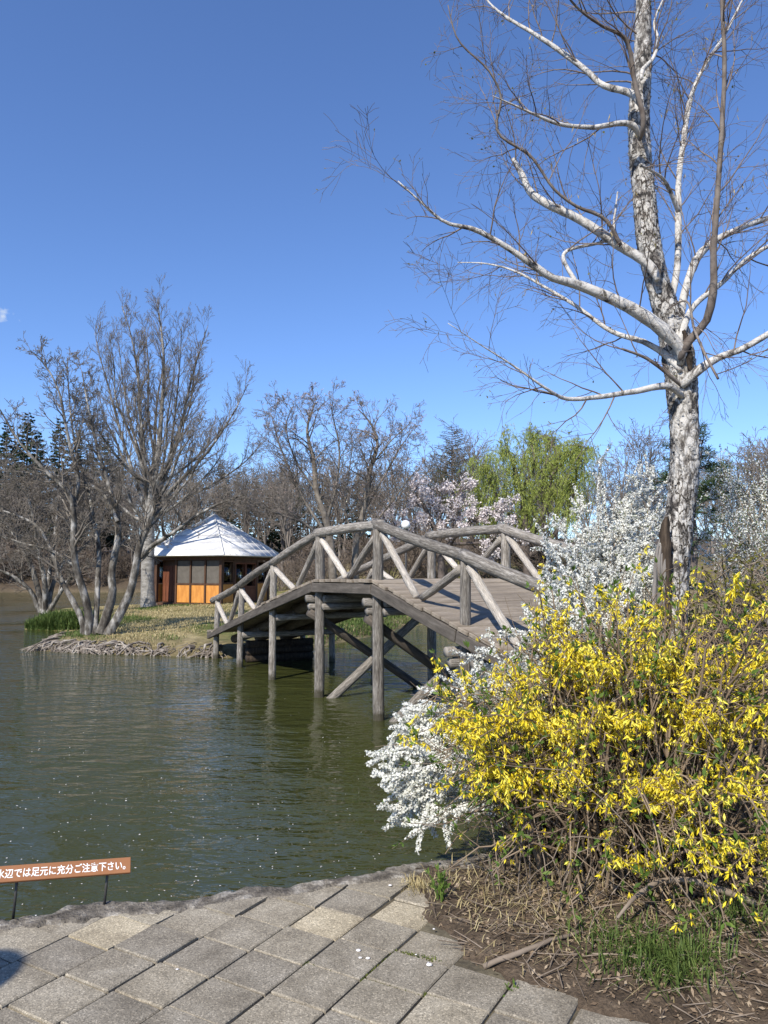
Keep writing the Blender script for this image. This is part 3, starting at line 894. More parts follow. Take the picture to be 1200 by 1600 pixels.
glazed(o, e, 2.52, 3.25, MID, WT - 0.16)
for o, e in walls[2:]:
    for k in range(3):
        u0 = 0.10 + k * 1.06
        wbox('lower_panel', o, e, u0, u0 + 0.98, WB + 0.01, MID - 0.01, 0.04, M['orange'], pav)
        glazed(o, e, u0, u0 + 0.98, MID, WT - 0.16)
        wbox('mullion', o, e, u0 + 0.985, u0 + 1.055, WB, WT - 0.145, 0.10, M['timber'], pav)

# ------------------------------------------------------------------ warning sign at the water's edge
s0 = Vector((-1.657, 3.50, 0)); s1 = Vector((-1.30, 3.635, 0))
sg = empty('warning_sign', ((s0 + s1) / 2), 'low brown sign board with white Japanese lettering on two thin posts', 'sign')
L0 = P(-12, 1368, 3.43); L1 = P(204, 1352, 3.655)
ex = (L1 - L0).normalized()
ez = Vector((0, -0.75, 0.66)); ez = (ez - ex * ez.dot(ex)).normalized()       # face looks up at the reader
ey = ez.cross(ex).normalized()
cen = (L0 + L1) / 2
Ls = (L1 - L0).length
brd = box('board', (Ls, 0.072, 0.016), frame(cen, ex, ey, ez), M['sign'], sg, 0.002)
cu = bpy.data.curves.new('lettering', 'FONT')
cu.body = '水辺では足元に充分ご注意下さい。'
cu.align_x = 'LEFT'; cu.align_y = 'BOTTOM_BASELINE'
cu.size = 1.0; cu.extrude = 0.01; cu.offset = 0.012
to = bpy.data.objects.new('tmp', cu); COL.objects.link(to)
bpy.context.view_layer.update()
lme = bpy.data.meshes.new_from_object(to.evaluated_get(bpy.context.evaluated_depsgraph_get()))
bpy.data.objects.remove(to); bpy.data.curves.remove(cu)
co = np.empty(len(lme.vertices) * 3, dtype=np.float32); lme.vertices.foreach_get('co', co); co = co.reshape(-1, 3)
mn, mx = co[:, :2].min(0), co[:, :2].max(0)
co[:, 0] = (co[:, 0] - mn[0]) / (mx[0] - mn[0]) * (Ls * 0.935) - Ls * 0.965 / 2 + 0.004
co[:, 1] = ((co[:, 1] - mn[1]) / (mx[1] - mn[1]) - 0.5) * 0.042
co[:, 2] = 0.0085 + np.sign(co[:, 2]) * 0.0006
lme.vertices.foreach_set('co', co.ravel()); lme.update()
lme.materials.clear()
lt = new_obj('lettering', lme, M['letter']); lt.matrix_basis = frame(cen, ex, ey, ez); setpar(lt, brd)
for q in (s0, s1):
    u = (q - cen).dot(ex)
    top = cen + ex * u - ez * 0.01
    log('sign_post', (q.x, q.y, -0.02), top, 0.0065, 0.0065, M['metal'], sg, sides=8, lump=0, n=2, bow=0)
    box('bracket', (0.05, 0.05, 0.008), frame(cen + ex * u - ez * 0.0125, ex, ey, ez), M['metal'], sg)

# ------------------------------------------------------------------ globe lamps: one behind the bridge, one added for its shadow
def globe_lamp(x, y, zb, h, r, label):
    t = empty('globe_lamp', (x, y, zb), label, 'lamp post')
    log('lamp_post', (x, y, zb - 0.1), (x, y, zb + h - r), 0.045, 0.035, M['metal'], t, sides=10, lump=0, n=3, bow=0)
    n1, n2 = 16, 24
    th_ = np.linspace(0, np.pi, n1 + 1)[:, None]; ph = np.linspace(0, 2 * np.pi, n2, endpoint=False)[None, :]
    V = np.stack([x + r * np.sin(th_) * np.cos(ph), y + r * np.sin(th_) * np.sin(ph), zb + h + r * np.cos(th_) * np.ones_like(ph)], -1).reshape(-1, 3)
    i = np.arange((n1 + 1) * n2).reshape(n1 + 1, n2)
    Fq = np.stack([i[:-1], i[1:], np.roll(i[1:], -1, 1), np.roll(i[:-1], -1, 1)], -1).reshape(-1, 4)
    new_obj('globe', mesh_np('globe', V, Fq), M['globe'], t, smooth=True)
    log('collar', (x, y, zb + h - r - 0.07), (x, y, zb + h - r + 0.05), 0.075, 0.085, M['metal'], t, sides=12, lump=0, n=2, bow=0)
    return t
gp = P(634, 820, 29.5)
g0 = gz(gp.x, gp.y)
globe_lamp(gp.x, gp.y, g0, gp.z - g0, 0.175, 'white globe lamp on a post behind the log bridge')
GLX, GLY = -1.625, 2.96  # where the added, unseen lamp drops its round shadow
hh = 2.6
kx = hh / math.tan(R(SUN_EL))
globe_lamp(GLX + SUN.x / math.hypot(SUN.x, SUN.y) * kx, GLY + SUN.y / math.hypot(SUN.x, SUN.y) * kx, 0.0, hh, 0.19, 'unseen white globe lamp added to cast the round shadow on the slabs')
#@@PART3

# ------------------------------------------------------------------ growing things
def rvec(rr):
    while True:
        v = Vector((rr.uniform(-1, 1), rr.uniform(-1, 1), rr.uniform(-1, 1)))
        if 0.05 < v.length < 1: return v.normalized()

def away(rr, d, ang):
    """direction at an angle from d"""
    p = d.cross(rvec(rr))
    if p.length < 1e-4: p = d.orthogonal()
    p.normalize()
    return (d * math.cos(ang) + p * math.sin(ang)).normalized()

def shoot(out, rr, p, d, L, r, lvl, spec, tips=None):
    """grow one branch and its children; spec[lvl] = (segments, wobble, uptrop, children, angle, length ratio, first, radius ratio)"""
    seg, wob, up, nch, ang, lr, first, rrat = spec[lvl]
    pts, rad = [p.copy()], [r]
    dirs = [d.copy()]
    step = L / seg
    tip = 0.25 if lvl < len(spec) - 1 else 0.35
    for i in range(seg):
        d = (d + rvec(rr) * wob + Vector((0, 0, up))).normalized()
        p = p + d * step
        pts.append(p.copy()); dirs.append(d.copy())
        rad.append(r * (1 - (1 - tip) * (i + 1) / seg))
    out.setdefault(lvl, []).append((pts, rad))
    if lvl == len(spec) - 1:
        if tips is not None: tips.append((pts, d))
        return
    k = nch if isinstance(nch, int) else rr.randint(*nch)
    for c in range(k):
        t = first + (1 - first) * (c + rr.random()) / k
        f = t * seg
        i = min(int(f), seg - 1)
        q = pts[i].lerp(pts[i + 1], f - i)
        rq = rad[i] + (rad[i + 1] - rad[i]) * (f - i)
        shoot(out, rr, q, away(rr, dirs[i], R(ang) * rr.uniform(0.7, 1.25)), L * lr * rr.uniform(0.65, 1.15) * (1.15 - 0.5 * t), rq * rrat, lvl + 1, spec, tips)

def resample(pts, rad, n):
    """Catmull-like smoothing of a surveyed limb"""
    P_ = np.array([tuple(p) for p in pts]); r = np.array(rad, dtype=float)
    s = np.concatenate([[0], np.cumsum(np.linalg.norm(np.diff(P_, axis=0), axis=1))])
    t = np.linspace(0, s[-1], n)
    m = np.gradient(P_, s, axis=0)
    k = np.clip(np.searchsorted(s, t, side='right') - 1, 0, len(s) - 2)
    h = (s[k + 1] - s[k]); u = (t - s[k]) / h
    h00 = 2 * u**3 - 3 * u**2 + 1; h10 = u**3 - 2 * u**2 + u; h01 = -2 * u**3 + 3 * u**2; h11 = u**3 - u**2
    Q = h00[:, None] * P_[k] + (h10 * h)[:, None] * m[k] + h01[:, None] * P_[k + 1] + (h11 * h)[:, None] * m[k + 1]
    return [Vector(q) for q in Q], list(np.interp(t, s, r))

def sprout(out, rr, limb, n, first, L, spec, ang=50, rk=0.5, tips=None, up=0.0, rmax=None, lend=0.6):
    pts, rad = limb
    m = len(pts) - 1
    for c in range(n):
        t = first + (1 - first) * (c + rr.random()) / n
        f = t * m; i = min(int(f), m - 1)
        q = pts[i].lerp(pts[i + 1], f - i)
        rq = rad[i] + (rad[i + 1] - rad[i]) * (f - i)
        d = (pts[i + 1] - pts[i]).normalized()
        dd = (away(rr, d, R(ang) * rr.uniform(0.6, 1.3)) + Vector((0, 0, up))).normalized()
        r = rq * rk
        if rmax: r = min(r, rmax)
        shoot(out, rr, q, dd, L * rr.uniform(0.6, 1.2) * (1 - (1 - lend) * t), r, 0, spec, tips)

def crown_mesh(name, out, sides=(6, 4, 3, 3, 3)):
    polys_by = {}
    for l, pl in out.items(): polys_by.setdefault(sides[min(l, len(sides) - 1)], []).extend(pl)
    Vs, Fs, off = [], [], 0
    for sdn, pl in polys_by.items():
        me = tubes_mesh('tmp', pl, sdn)
        v = np.empty(len(me.vertices) * 3, dtype=np.float32); me.vertices.foreach_get('co', v)
        f = np.empty(len(me.loops), dtype=np.int32); me.loops.foreach_get('vertex_index', f)
        Vs.append(v.reshape(-1, 3)); Fs.append(f.reshape(-1, 4) + off); off += len(v) // 3
        bpy.data.meshes.remove(me)
    return mesh_np(name, np.concatenate(Vs), np.concatenate(Fs))

def leaves_on(name, tips, rg, per, size, aspect, mat, parent, spread=0.02, droop=0.0, kind='stuff', t0=0.2, bend=0.0):
    C, U = [], []
    for pts, d in tips:
        A = np.array([tuple(p) for p in pts])
        k = rg.poisson(per)
        if k == 0: continue
        t = rg.uniform(t0, 1, k) * (len(A) - 1)
        i = np.minimum(t.astype(int), len(A) - 2)
        C.append(A[i] + (A[i + 1] - A[i]) * (t - i)[:, None])
        U.append(np.tile(np.array(tuple(d)), (k, 1)))
    C = np.concatenate(C); U = np.concatenate(U)
    n = len(C)
    C = C + rg.normal(0, spread, (n, 3))
    dr = U * 0.5 + rand_unit(rg, n) * 1.0 + np.array([0, 0, -droop])
    dr /= np.linalg.norm(dr, axis=1, keepdims=True)
    s = size * rg.uniform(0.6, 1.3, (n, 1))
    W = perp(rg, dr) * s * aspect
    me = quads_mesh(name, C + dr * s * 0.5, dr * s * 0.5, W * 0.5, None)
    return new_obj(name, me, mat, parent, kind)

# ---- trees drawn limb by limb from the survey ------------------------------------------------
def limb_px(seq, Y, dY, n):
    """seq of (px,py,radius px); depth drifts by dY from root to tip"""
    m = len(seq) - 1
    pts, rad = [], []
    for i, (x, y, r) in enumerate(seq):
        yy = Y + dY * (i / m) ** 1.2
        pts.append(P(x, y, yy)); rad.append(r * yy / F_PX)
    return resample(pts, rad, n)

# birch ------------------------------------------------------------------------------------------
BY0 = 4.9
birch = empty('birch_tree', (P(1040, 1240, BY0).x, BY0, 0.03), 'tall white birch with peeling hollow trunk and bare branches beside the yellow shrub', 'tree')
trunk_seq = [(1046, 1262, 33), (1045, 1150, 28), (1046, 1040, 25), (1049, 950, 23), (1055, 870, 21.5), (1065, 780, 21), (1070, 700, 21), (1067, 630, 22), (1062, 570, 24), (1050, 510, 22), (1030, 450, 17.5), (1014, 380, 18), (1006, 300, 17), (1000, 240, 17), (998, 190, 16.5), (1002, 130, 15), (1005, 60, 13), (1005, 0, 12), (1003, -90, 10), (1000, -220, 7), (990, -380, 4)]
tr = limb_px(trunk_seq, BY0, 0.25, 330)
def rough_trunk(name, limb, sides, amp, seed):
    rg = np.random.default_rng(seed)
    me = tubes_mesh(name, [limb], sides, False)
    v = np.empty(len(me.vertices) * 3, dtype=np.float32); me.vertices.foreach_get('co', v); v = v.reshape(-1, sides, 3)
    c = np.array([tuple(p) for p in limb[0]]); r = np.array(limb[1])
    nz = rg.normal(0, 1, v.shape[:2])
    k = np.ones(5) / 5
    nz = np.apply_along_axis(lambda a: np.convolve(a, k, 'same'), 0, nz) * 1.3 + rg.normal(0, 0.35, v.shape[:2])
    amp_z = amp * np.interp(np.linspace(0, 1, len(r)), [0, 0.35, 0.5, 0.7, 1], [1, 1.15, 0.9, 0.4, 0.2])
    v = c[:, None, :] + (v - c[:, None, :]) * (1 + nz * amp_z[:, None])[..., None]
    me.vertices.foreach_set('co', v.astype(np.float32).ravel()); me.update()
    return me
new_obj('trunk', rough_trunk('trunk', tr, 48, 0.075, 5), M['birch'], birch, smooth=False)
# loose plates of bark standing off the trunk
def bark_plates():
    rg = np.random.default_rng(12)
    n = 2600
    c = np.array([tuple(p) for p in tr[0]]); r = np.array(tr[1])
    i = rg.integers(8, 235, n)
    an = rg.uniform(0, 2 * np.pi, n)
    T = c[np.minimum(i + 1, len(c) - 1)] - c[i]; T /= np.linalg.norm(T, axis=1, keepdims=True)
    X = np.cross(T, [0, 0.2, 1.0]); X = np.cross(T, np.array([1.0, 0, 0])); X /= np.linalg.norm(X, axis=1, keepdims=True)
    Y = np.cross(T, X)
    O = X * np.cos(an)[:, None] + Y * np.sin(an)[:, None]
    S = np.cross(O, T)
    C = c[i] + O * (r[i] * rg.uniform(0.96, 1.05, n))[:, None]
    h = rg.uniform(0.004, 0.013, (n, 1)); wd = rg.uniform(0.004, 0.017, (n, 1))
    curl = O * rg.uniform(0.0, 0.009, (n, 1))
    sk = S * rg.normal(0, 0.004, (n, 1))
    V = np.stack([C - T * h - S * wd + sk, C - T * h + S * wd - sk * 0.4, C + T * h * 0.2 + S * wd * 1.1 + curl * 0.5, C + T * h + S * wd * 0.5 + curl + sk, C + T * h * 0.9 - S * wd * 0.7 + curl * 0.6 - sk], axis=1).reshape(-1, 3)
    return mesh_np('bark_plate', V, np.arange(n * 5).reshape(n, 5))
new_obj('bark_plates', bark_plates(), birch_mat('birch_plate_bark', 0.44, 0.45), birch, 'stuff')
# the hollow low on the trunk with its slab of dead wood, and the hollow below the fork
def hollow(name, seq, Y, wpx, mat):
    """shallow torn cavity: a rough lens of decayed wood set into the trunk's face"""
    rg = np.random.default_rng(len(seq))
    pts, wid = [], []
    for (x, y, wv) in seq:
        pts.append(P(x, y, Y)); wid.append(wv * Y / F_PX)
    pts, wid = resample(pts, wid, 26)
    V = []
    for p, wv in zip(pts, wid):
        for k in range(7):
            u = (k / 6 - 0.5) * 2
            V.append((p.x + u * wv * (1 + rg.normal(0, 0.12)), p.y - (1 - u * u) * 0.016 + 0.012 + rg.normal(0, 0.003), p.z + rg.normal(0, 0.004)))
    i = np.arange(26 * 7).reshape(26, 7)
    Fq = np.stack([i[:-1, :-1], i[:-1, 1:], i[1:, 1:], i[1:, :-1]], -1).reshape(-1, 4)
    return new_obj(name, mesh_np(name, V, Fq), mat, birch)
log_ = limb_px([(1028, 1100, 10), (1029, 1000, 10), (1030, 900, 9), (1031, 850, 7), (1036, 812, 3)], BY0 - 0.085, 0.0, 30)
hollow('trunk_hollow', [(1040, 1080, 7), (1040, 980, 8), (1042, 900, 9), (1041, 850, 10), (1041, 815, 7), (1043, 806, 2)], BY0 - 0.098, 0, M['rotten_and_shade'])
spl = []
sr = random.Random(3)
for k in range(9):
    x_ = 1022 + k * 1.9
    top_ = 822 + abs(k - 5) * 9 + sr.uniform(0, 22)
    spl.append(limb_px([(x_ + sr.uniform(-2, 2), 1110, 4.5), (x_ + sr.uniform(-2, 2), 1000, 4.2), (x_ + sr.uniform(-2, 2), (1000 + top_) / 2, 3.8), (x_ + sr.uniform(-1, 3), top_ + 18, 2.6), (x_ + sr.uniform(0, 4), top_, 0.5)], BY0 - 0.085 + sr.uniform(-0.012, 0.012), 0.0, 22))
new_obj('dead_wood', tubes_mesh('dead_wood', spl, 7, False, 0.10, 4), M['dead_wood'], birch)
hollow('trunk_hollow', [(1080, 578, 3), (1078, 556, 6), (1074, 535, 6), (1070, 515, 3)], BY0 - 0.070, 0, M['rotten_and_shade'])
LIMBS = [
 ('L', [(1066, 556, 11), (1040, 520, 14), (1000, 490, 13), (940, 460, 11), (890, 441, 9.5), (865, 435, 8), (830, 412, 7), (790, 385, 6), (740, 358, 5), (695, 347, 3.5), (660, 318, 2.3), (622, 283, 1.2)], -0.45),
 ('L', [(1022, 424, 10), (965, 382, 10.5), (900, 340, 9), (850, 316, 8.5), (830, 302, 8), (815, 272, 7), (802, 249, 5)], 0.25),
 ('L', [(1052, 606, 8), (990, 612, 6), (930, 621, 5), (880, 622, 4), (858, 610, 3), (800, 570, 2), (745, 535, 1.1), (700, 505, 0.7)], -0.7),
 ('L', [(1052, 565, 8), (1010, 536, 6), (960, 520, 5), (900, 478, 3.8), (850, 448, 3), (800, 422, 2.3), (760, 412, 1.6), (715, 410, 0.8)], 0.5),
 ('L', [(994, 202, 7), (920, 199, 5), (870, 193, 4), (838, 180, 3), (800, 163, 2), (770, 150, 1)], -0.3),
 ('L', [(992, 150, 8), (940, 132, 6), (918, 112, 6), (870, 76, 5), (830, 50, 4), (790, 26, 3), (768, 8, 2), (740, -30, 1)], 0.4),
 ('D', [(1004, 205, 6), (992, 130, 5), (976, 60, 4.2), (940, 40, 3), (900, 10, 2.4), (870, -30, 1.5)], -0.5),
 ('L', [(1078, 590, 11), (1120, 560, 8), (1160, 545, 7), (1200, 522, 6.5), (1290, 470, 5), (1380, 440, 2)], -0.3),
 ('D', [(1064, 556, 8), (1082, 526, 8.5), (1100, 508, 8), (1112, 470, 8), (1115, 390, 6.4), (1120, 320, 5.6), (1128, 200, 5), (1132, 100, 4.6), (1128, 0, 4), (1125, -130, 2.5)], -0.6),
 ('L', [(1058, 520, 9), (1072, 450, 8), (1090, 402, 8), (1112, 380, 7), (1160, 355, 6), (1200, 340, 5), (1280, 308, 3), (1340, 280, 1.5)], 0.6),
 ('L', [(1046, 500, 8), (1058, 420, 7), (1060, 330, 7), (1060, 285, 6), (1068, 220, 6), (1080, 150, 5), (1100, 105, 4), (1132, 55, 3), (1160, 0, 2)], 0.9),
 ('L', [(1062, 535, 8), (1080, 484, 6), (1130, 440, 5), (1170, 402, 4), (1200, 385, 4), (1280, 345, 2)], 0.1),
 ('D', [(970, 384, 5), (945, 342, 4), (900, 322, 3.4), (870, 300, 3), (830, 245, 3), (776, 202, 2.8), (783, 150, 2.4), (770, 120, 2.2), (712, 55, 1.8), (700, 8, 1.1)], -0.4),
 ('L', [(1060, 330, 5), (1040, 285, 4), (1020, 268, 3), (1000, 258, 3)], -0.5),
 ('L', [(1004, 110, 5), (1020, 92, 4), (1028, 60, 3.4), (1022, 40, 2.5), (1040, -10, 1.5)], 0.3),
 ('L', [(900, 442, 5), (880, 400, 4), (955, 370, 3), (960, 340, 2.4), (965, 300, 1.4)], 0.35),
 ('D', [(1068, 470, 2), (1085, 515, 2.6), (1100, 550, 2.8), (1122, 592, 2.6)], -0.35),
 ('D', [(1050, 590, 4.5), (1010, 560, 3.5), (972, 545, 2.5)], -0.2),
]
brr = random.Random(21)
bt, btips = {}, []
spec_b = [(6, 0.20, 0.02, (4, 6), 42, 0.62, 0.15, 0.62), (5, 0.20, -0.01, (2, 4), 40, 0.6, 0.2, 0.65), (4, 0.2, -0.04, 0, 0, 0, 0, 0)]
tx_ = lambda y_: float(np.interp(-y_, [-q[1] for q in trunk_seq], [q[0] for q in trunk_seq]))
for kx_, (kd, seq, dY) in enumerate(LIMBS):
    if abs(seq[0][0] - tx_(seq[0][1])) < 34:       # root the limb inside the trunk, a little lower
        seq = [(tx_(seq[0][1] + 14), seq[0][1] + 14, seq[0][2] * 0.6)] + seq
    lb = limb_px([(x_, y_, r_ * 0.76) for x_, y_, r_ in seq], BY0 - 0.02, dY, 34)
    me = tubes_mesh('branch', [lb], 10, True, 0.04, kx_)
    new_obj('branch', me, M['birch_limb'] if kd == 'L' else M['birch_dark'], birch)
    Lm = sum((lb[0][i + 1] - lb[0][i]).length for i in range(33))
    if Lm > 0.45:
        sprout(bt, brr, lb, max(3, int(Lm * 7)), 0.2, 0.62, spec_b, 48, 0.5, btips, 0.22, 0.0055, 0.75)
lb = (tr[0][210:], tr[1][210:])
sprout(bt, brr, lb, 34, 0.0, 0.9, spec_b, 60, 0.3, btips, 0.25, 0.007, 0.7)
for l in bt:
    bt[l] = [(p, [max(x, 0.0011) for x in r]) for p, r in bt[l]]
new_obj('twigs', crown_mesh('twigs', bt, (5, 4, 3)), M['birch_twig'], birch, 'stuff')
rgb = np.random.default_rng(5)
hi = [(p, d) for p, d in btips if p[-1].z > 3.3 and p[-1].x > 0.9]
leaves_on('catkins', [hi[i] for i in rgb.choice(len(hi), min(len(hi), 420), replace=False)], rgb, 1.0, 0.045, 0.16, M['catkin'], birch, 0.004, 2.5, t0=0.7)
leaves_on('young_leaves', [btips[i] for i in rgb.choice(len(btips), 800, replace=False)], rgb, 0.8, 0.017, 0.7, M['olive'], birch, 0.003, 0.2, t0=0.6)

# multi-stemmed grey tree at the tip of the peninsula --------------------------------------------------
def survey_tree(name, label, Y, stems, mat, matw, rootpx, sprouts, spec, seed, dYs, trunk_sides=12, bud=None, kmin=0.004, twl=1.2, ang=45, up=0.2, cat='tree', group=None, first=0.3, thin=1.0, limb_mat=None):
    b = P(rootpx[0], rootpx[1], Y)
    t = empty(name, (b.x, Y, gz(b.x, Y) - 0.03), label, cat, group)
    rr = random.Random(seed)
    out, tips = {}, []
    for k, seq in enumerate(stems):
        lb = limb_px(seq, Y, dYs[k % len(dYs)], 26)
        if k and thin != 1.0: lb = (lb[0], [x * thin for x in lb[1]])
        main_ = seq[0][1] > rootpx[1] - 25
        new_obj('trunk' if main_ else 'limb', tubes_mesh('trunk', [lb], trunk_sides if main_ else 8, False, 0.05, seed + k), mat if (k == 0 or limb_mat is None) else limb_mat, t)
        Lm = sum((lb[0][i + 1] - lb[0][i]).length for i in range(25))
        sprout(out, rr, lb, max(3, int(Lm * sprouts)), first, twl, spec, ang, 0.55, tips, up, 0.04, 0.6)
    for l in out:
        out[l] = [(p, [max(x, kmin) for x in r]) for p, r in out[l]]
    new_obj('branches', crown_mesh('branches', out, (5, 4, 3, 3)), matw, t, 'stuff')
    return t, tips

spec_m = [(6, 0.24, 0.05, (4, 6), 45, 0.62, 0.15, 0.6), (5, 0.24, 0.04, (3, 5), 45, 0.6, 0.2, 0.6), (4, 0.25, 0.03, (2, 3), 42, 0.6, 0.2, 0.7), (3, 0.2, 0.03, 0, 0, 0, 0, 0)]
stems = [
 [(129, 1003, 5), (130, 977, 4.5), (115, 942, 4.2), (98, 911, 3.8), (80, 861, 3), (58, 822, 2.2), (20, 803, 1.4), (-30, 790, 0.8)],
 [(138, 1001, 7), (138, 957, 6), (130, 922, 5.6), (119, 888, 5), (115, 854, 4.6), (115, 804, 4.2), (110, 775, 3.6), (70, 735, 2.6), (30, 690, 1.7), (0, 640, 1)],
 [(115, 800, 3.2), (122, 745, 3), (112, 708, 2.7), (101, 655, 2.2), (92, 612, 1.6), (70, 570, 1), (50, 550, 0.6)],
 [(147, 995, 5), (151, 950, 4.2), (153, 900, 3.8), (155, 861, 3.2), (148, 823, 2.7), (140, 775, 2.2), (118, 700, 1.6), (108, 620, 1), (105, 560, 0.6)],
 [(158, 990, 8), (168, 957, 7), (176, 926, 6.2), (174, 900, 5.4), (184, 842, 4.6), (184, 808, 4), (172, 765, 3), (150, 690, 2.2), (135, 620, 1.4), (128, 580, 0.8)],
 [(168, 992, 8), (184, 965, 7), (203, 926, 6.2), (211, 892, 5.6), (218, 854, 4.8), (237, 808, 3.8), (243, 777, 3), (225, 720, 2.2), (215, 660, 1.4), (210, 620, 0.8)],
 [(213, 882, 4), (232, 857, 3.6), (268, 834, 3), (306, 806, 2.3), (345, 786, 1.6), (385, 772, 0.9)],
 [(184, 815, 3.4), (160, 770, 2.6), (120, 750, 2), (60, 740, 1.4), (0, 735, 0.8)],
 [(119, 885, 3), (80, 860, 2.3), (40, 850, 1.7), (-20, 830, 1)],
 [(240, 790, 3), (265, 750, 2.4), (280, 710, 1.7), (300, 680, 1)],
]
st_tree, st_tips = survey_tree('multi_stemmed_tree', 'leafless grey tree with several leaning stems at the water edge of the peninsula', 19.6, stems, M['bark'], M['twig'], (150, 1000), 3.8, spec_m, 31, [0.5, -0.8, -0.3, 1.0, 0.6, -0.4, -1.2, 0.8], kmin=0.0055, twl=1.1)
leaves_on('buds', st_tips, np.random.default_rng(2), 0.4, 0.03, 0.5, M['twig'], st_tree, 0.005, t0=0.9)

# tall tree by the pavilion
spec_t = [(7, 0.10, 0.07, (4, 6), 32, 0.62, 0.12, 0.6), (6, 0.11, 0.06, (3, 4), 32, 0.62, 0.15, 0.62), (5, 0.12, 0.05, (1, 3), 32, 0.62, 0.2, 0.7), (4, 0.12, 0.04, 0, 0, 0, 0, 0)]
stems = [
 [(232, 948, 13), (231, 925, 10.5), (231, 880, 10), (232, 840, 9.3), (235, 795, 7.6), (240, 755, 6), (246, 715, 4.6), (252, 650, 3.1), (256, 560, 2), (250, 500, 1.1), (246, 468, 0.6)],
 [(234, 805, 7), (226, 740, 5.6), (219, 640, 4), (212, 560, 2.6), (198, 500, 1.3), (190, 478, 0.8)],
 [(236, 790, 6), (262, 735, 5), (284, 660, 3.6), (300, 590, 2.3), (318, 530, 1.2), (325, 508, 0.7)],
 [(233, 810, 5.5), (213, 755, 4.4), (190, 680, 3.2), (168, 600, 2), (152, 540, 1), (148, 520, 0.6)],
 [(235, 800, 5.5), (280, 752, 4.2), (325, 705, 3), (362, 650, 1.8), (388, 600, 0.8)],
 [(234, 815, 4.5), (285, 782, 3.6), (340, 752, 2.6), (390, 715, 1.5), (410, 690, 0.8)],
 [(232, 820, 4.5), (200, 780, 3.4), (165, 730, 2.2), (130, 680, 1)],
 [(244, 730, 3.6), (232, 650, 2.8), (232, 570, 1.8), (226, 510, 0.9)],
 [(262, 735, 3.4), (272, 660, 2.6), (280, 580, 1.7), (284, 510, 0.8)],
]
fan_r = random.Random(88)
for k in range(15):
    a_ = R(-58 + 122 * (k + fan_r.random()) / 15)
    x0_, y0_ = 234 + fan_r.uniform(-3, 4), fan_r.uniform(742, 828)
    Lk = 1.0 / math.sqrt((math.sin(a_) / 150) ** 2 + (math.cos(a_) / 315) ** 2) * fan_r.uniform(0.72, 0.98)
    sq = []
    for j in range(6):
        t_ = j / 5
        aa = a_ * (1.15 - 0.35 * t_)
        sq.append((x0_ + math.sin(aa) * Lk * t_ + fan_r.gauss(0, 3) * (0 < j), y0_ - math.cos(aa) * Lk * t_ * (0.93 + 0.07 * t_), 4.6 * (1 - 0.87 * t_)))
    stems.append(sq)
tall, tall_tips = survey_tree('tall_bare_tree', 'tall leafless tree with a stout pale trunk and upswept crown beside the pavilion', 30.6, stems, M['pale_bark'], M['twig'], (232, 945), 2.3, spec_t, 47, [0, 0.6, -0.8, 1.0, -1.0, 1.8, -2.0, 2.4, -2.6, 3.0, -3.0], kmin=0.0048, twl=1.5, ang=34, up=0.22, thin=0.62, limb_mat=M['bark'])

# low tree on the far tip of the peninsula
stems = [
 [(66, 958, 5), (58, 915, 4), (42, 870, 3.2), (22, 835, 2.2), (-10, 800, 1.2)],
 [(70, 958, 5), (70, 910, 4), (60, 860, 3), (52, 810, 2), (40, 760, 1)],
 [(74, 958, 4.5), (82, 915, 3.6), (98, 880, 2.8), (118, 850, 1.8), (140, 830, 1)],
 [(62, 956, 4), (45, 920, 3), (20, 900, 2.2), (-20, 885, 1.3)],
 [(72, 950, 4), (78, 890, 3), (85, 840, 2), (90, 790, 1)],
 [(76, 957, 4), (92, 930, 3), (108, 905, 2.2), (130, 885, 1.2)],
]
survey_tree('low_bare_tree', 'low spreading leafless tree with pale stems behind the green grass tuft', 27.0, stems, M['bark'], M['twig'], (70, 955), 3.0, spec_m, 53, [0.5, -1.0, 0.8, -0.5, 1.2, -0.8], kmin=0.007, twl=1.3, up=0.25)

# washed-out roots along the peninsula's edge
def shore_roots():
    rr = random.Random(6)
    S = [(-8.95, 20.4), (-8.5, 18.45), (-7.2, 17.85), (-6, 17.55), (-4.6, 17.15), (-3.7, 16.9)]
    out = []
    for k in range(300):
        i = rr.randrange(len(S) - 1) if rr.random() < 0.5 else rr.randrange(3)
        a = Vector((*S[i], 0)).lerp(Vector((*S[i + 1], 0)), rr.random())
        tdir = (Vector((*S[i + 1], 0)) - Vector((*S[i], 0))).normalized()
        inn = Vector((-tdir.y, tdir.x, 0))
        if inn.y < 0 and i > 0: inn = -inn
        q = a + inn * rr.uniform(0.1, 0.55)
        z0 = gz(q.x, q.y) + 0.02
        pts = []
        e = a - inn * rr.uniform(-0.05, 0.10) + tdir * rr.gauss(0, 0.38)
        z1 = WATER_Z - 0.05
        for j in range(6):
            t = j / 5
            p = q.lerp(e, t)
            zz = z0 + (z1 - z0) * t ** 1.6 + 0.05 * math.sin(t * 3.1) + rr.gauss(0, 0.015)
            pts.append(Vector((p.x + rr.gauss(0, 0.03), p.y + rr.gauss(0, 0.03), zz)))
        r0 = 0.008 + 0.03 * rr.random() ** 2.2
        out.append((pts, [r0 * (1 - 0.5 * j / 5) for j in range(6)]))
    return out
new_obj('roots', tubes_mesh('roots', shore_roots(), 5, False, 0.1, 3), M['root'], st_tree, 'stuff')

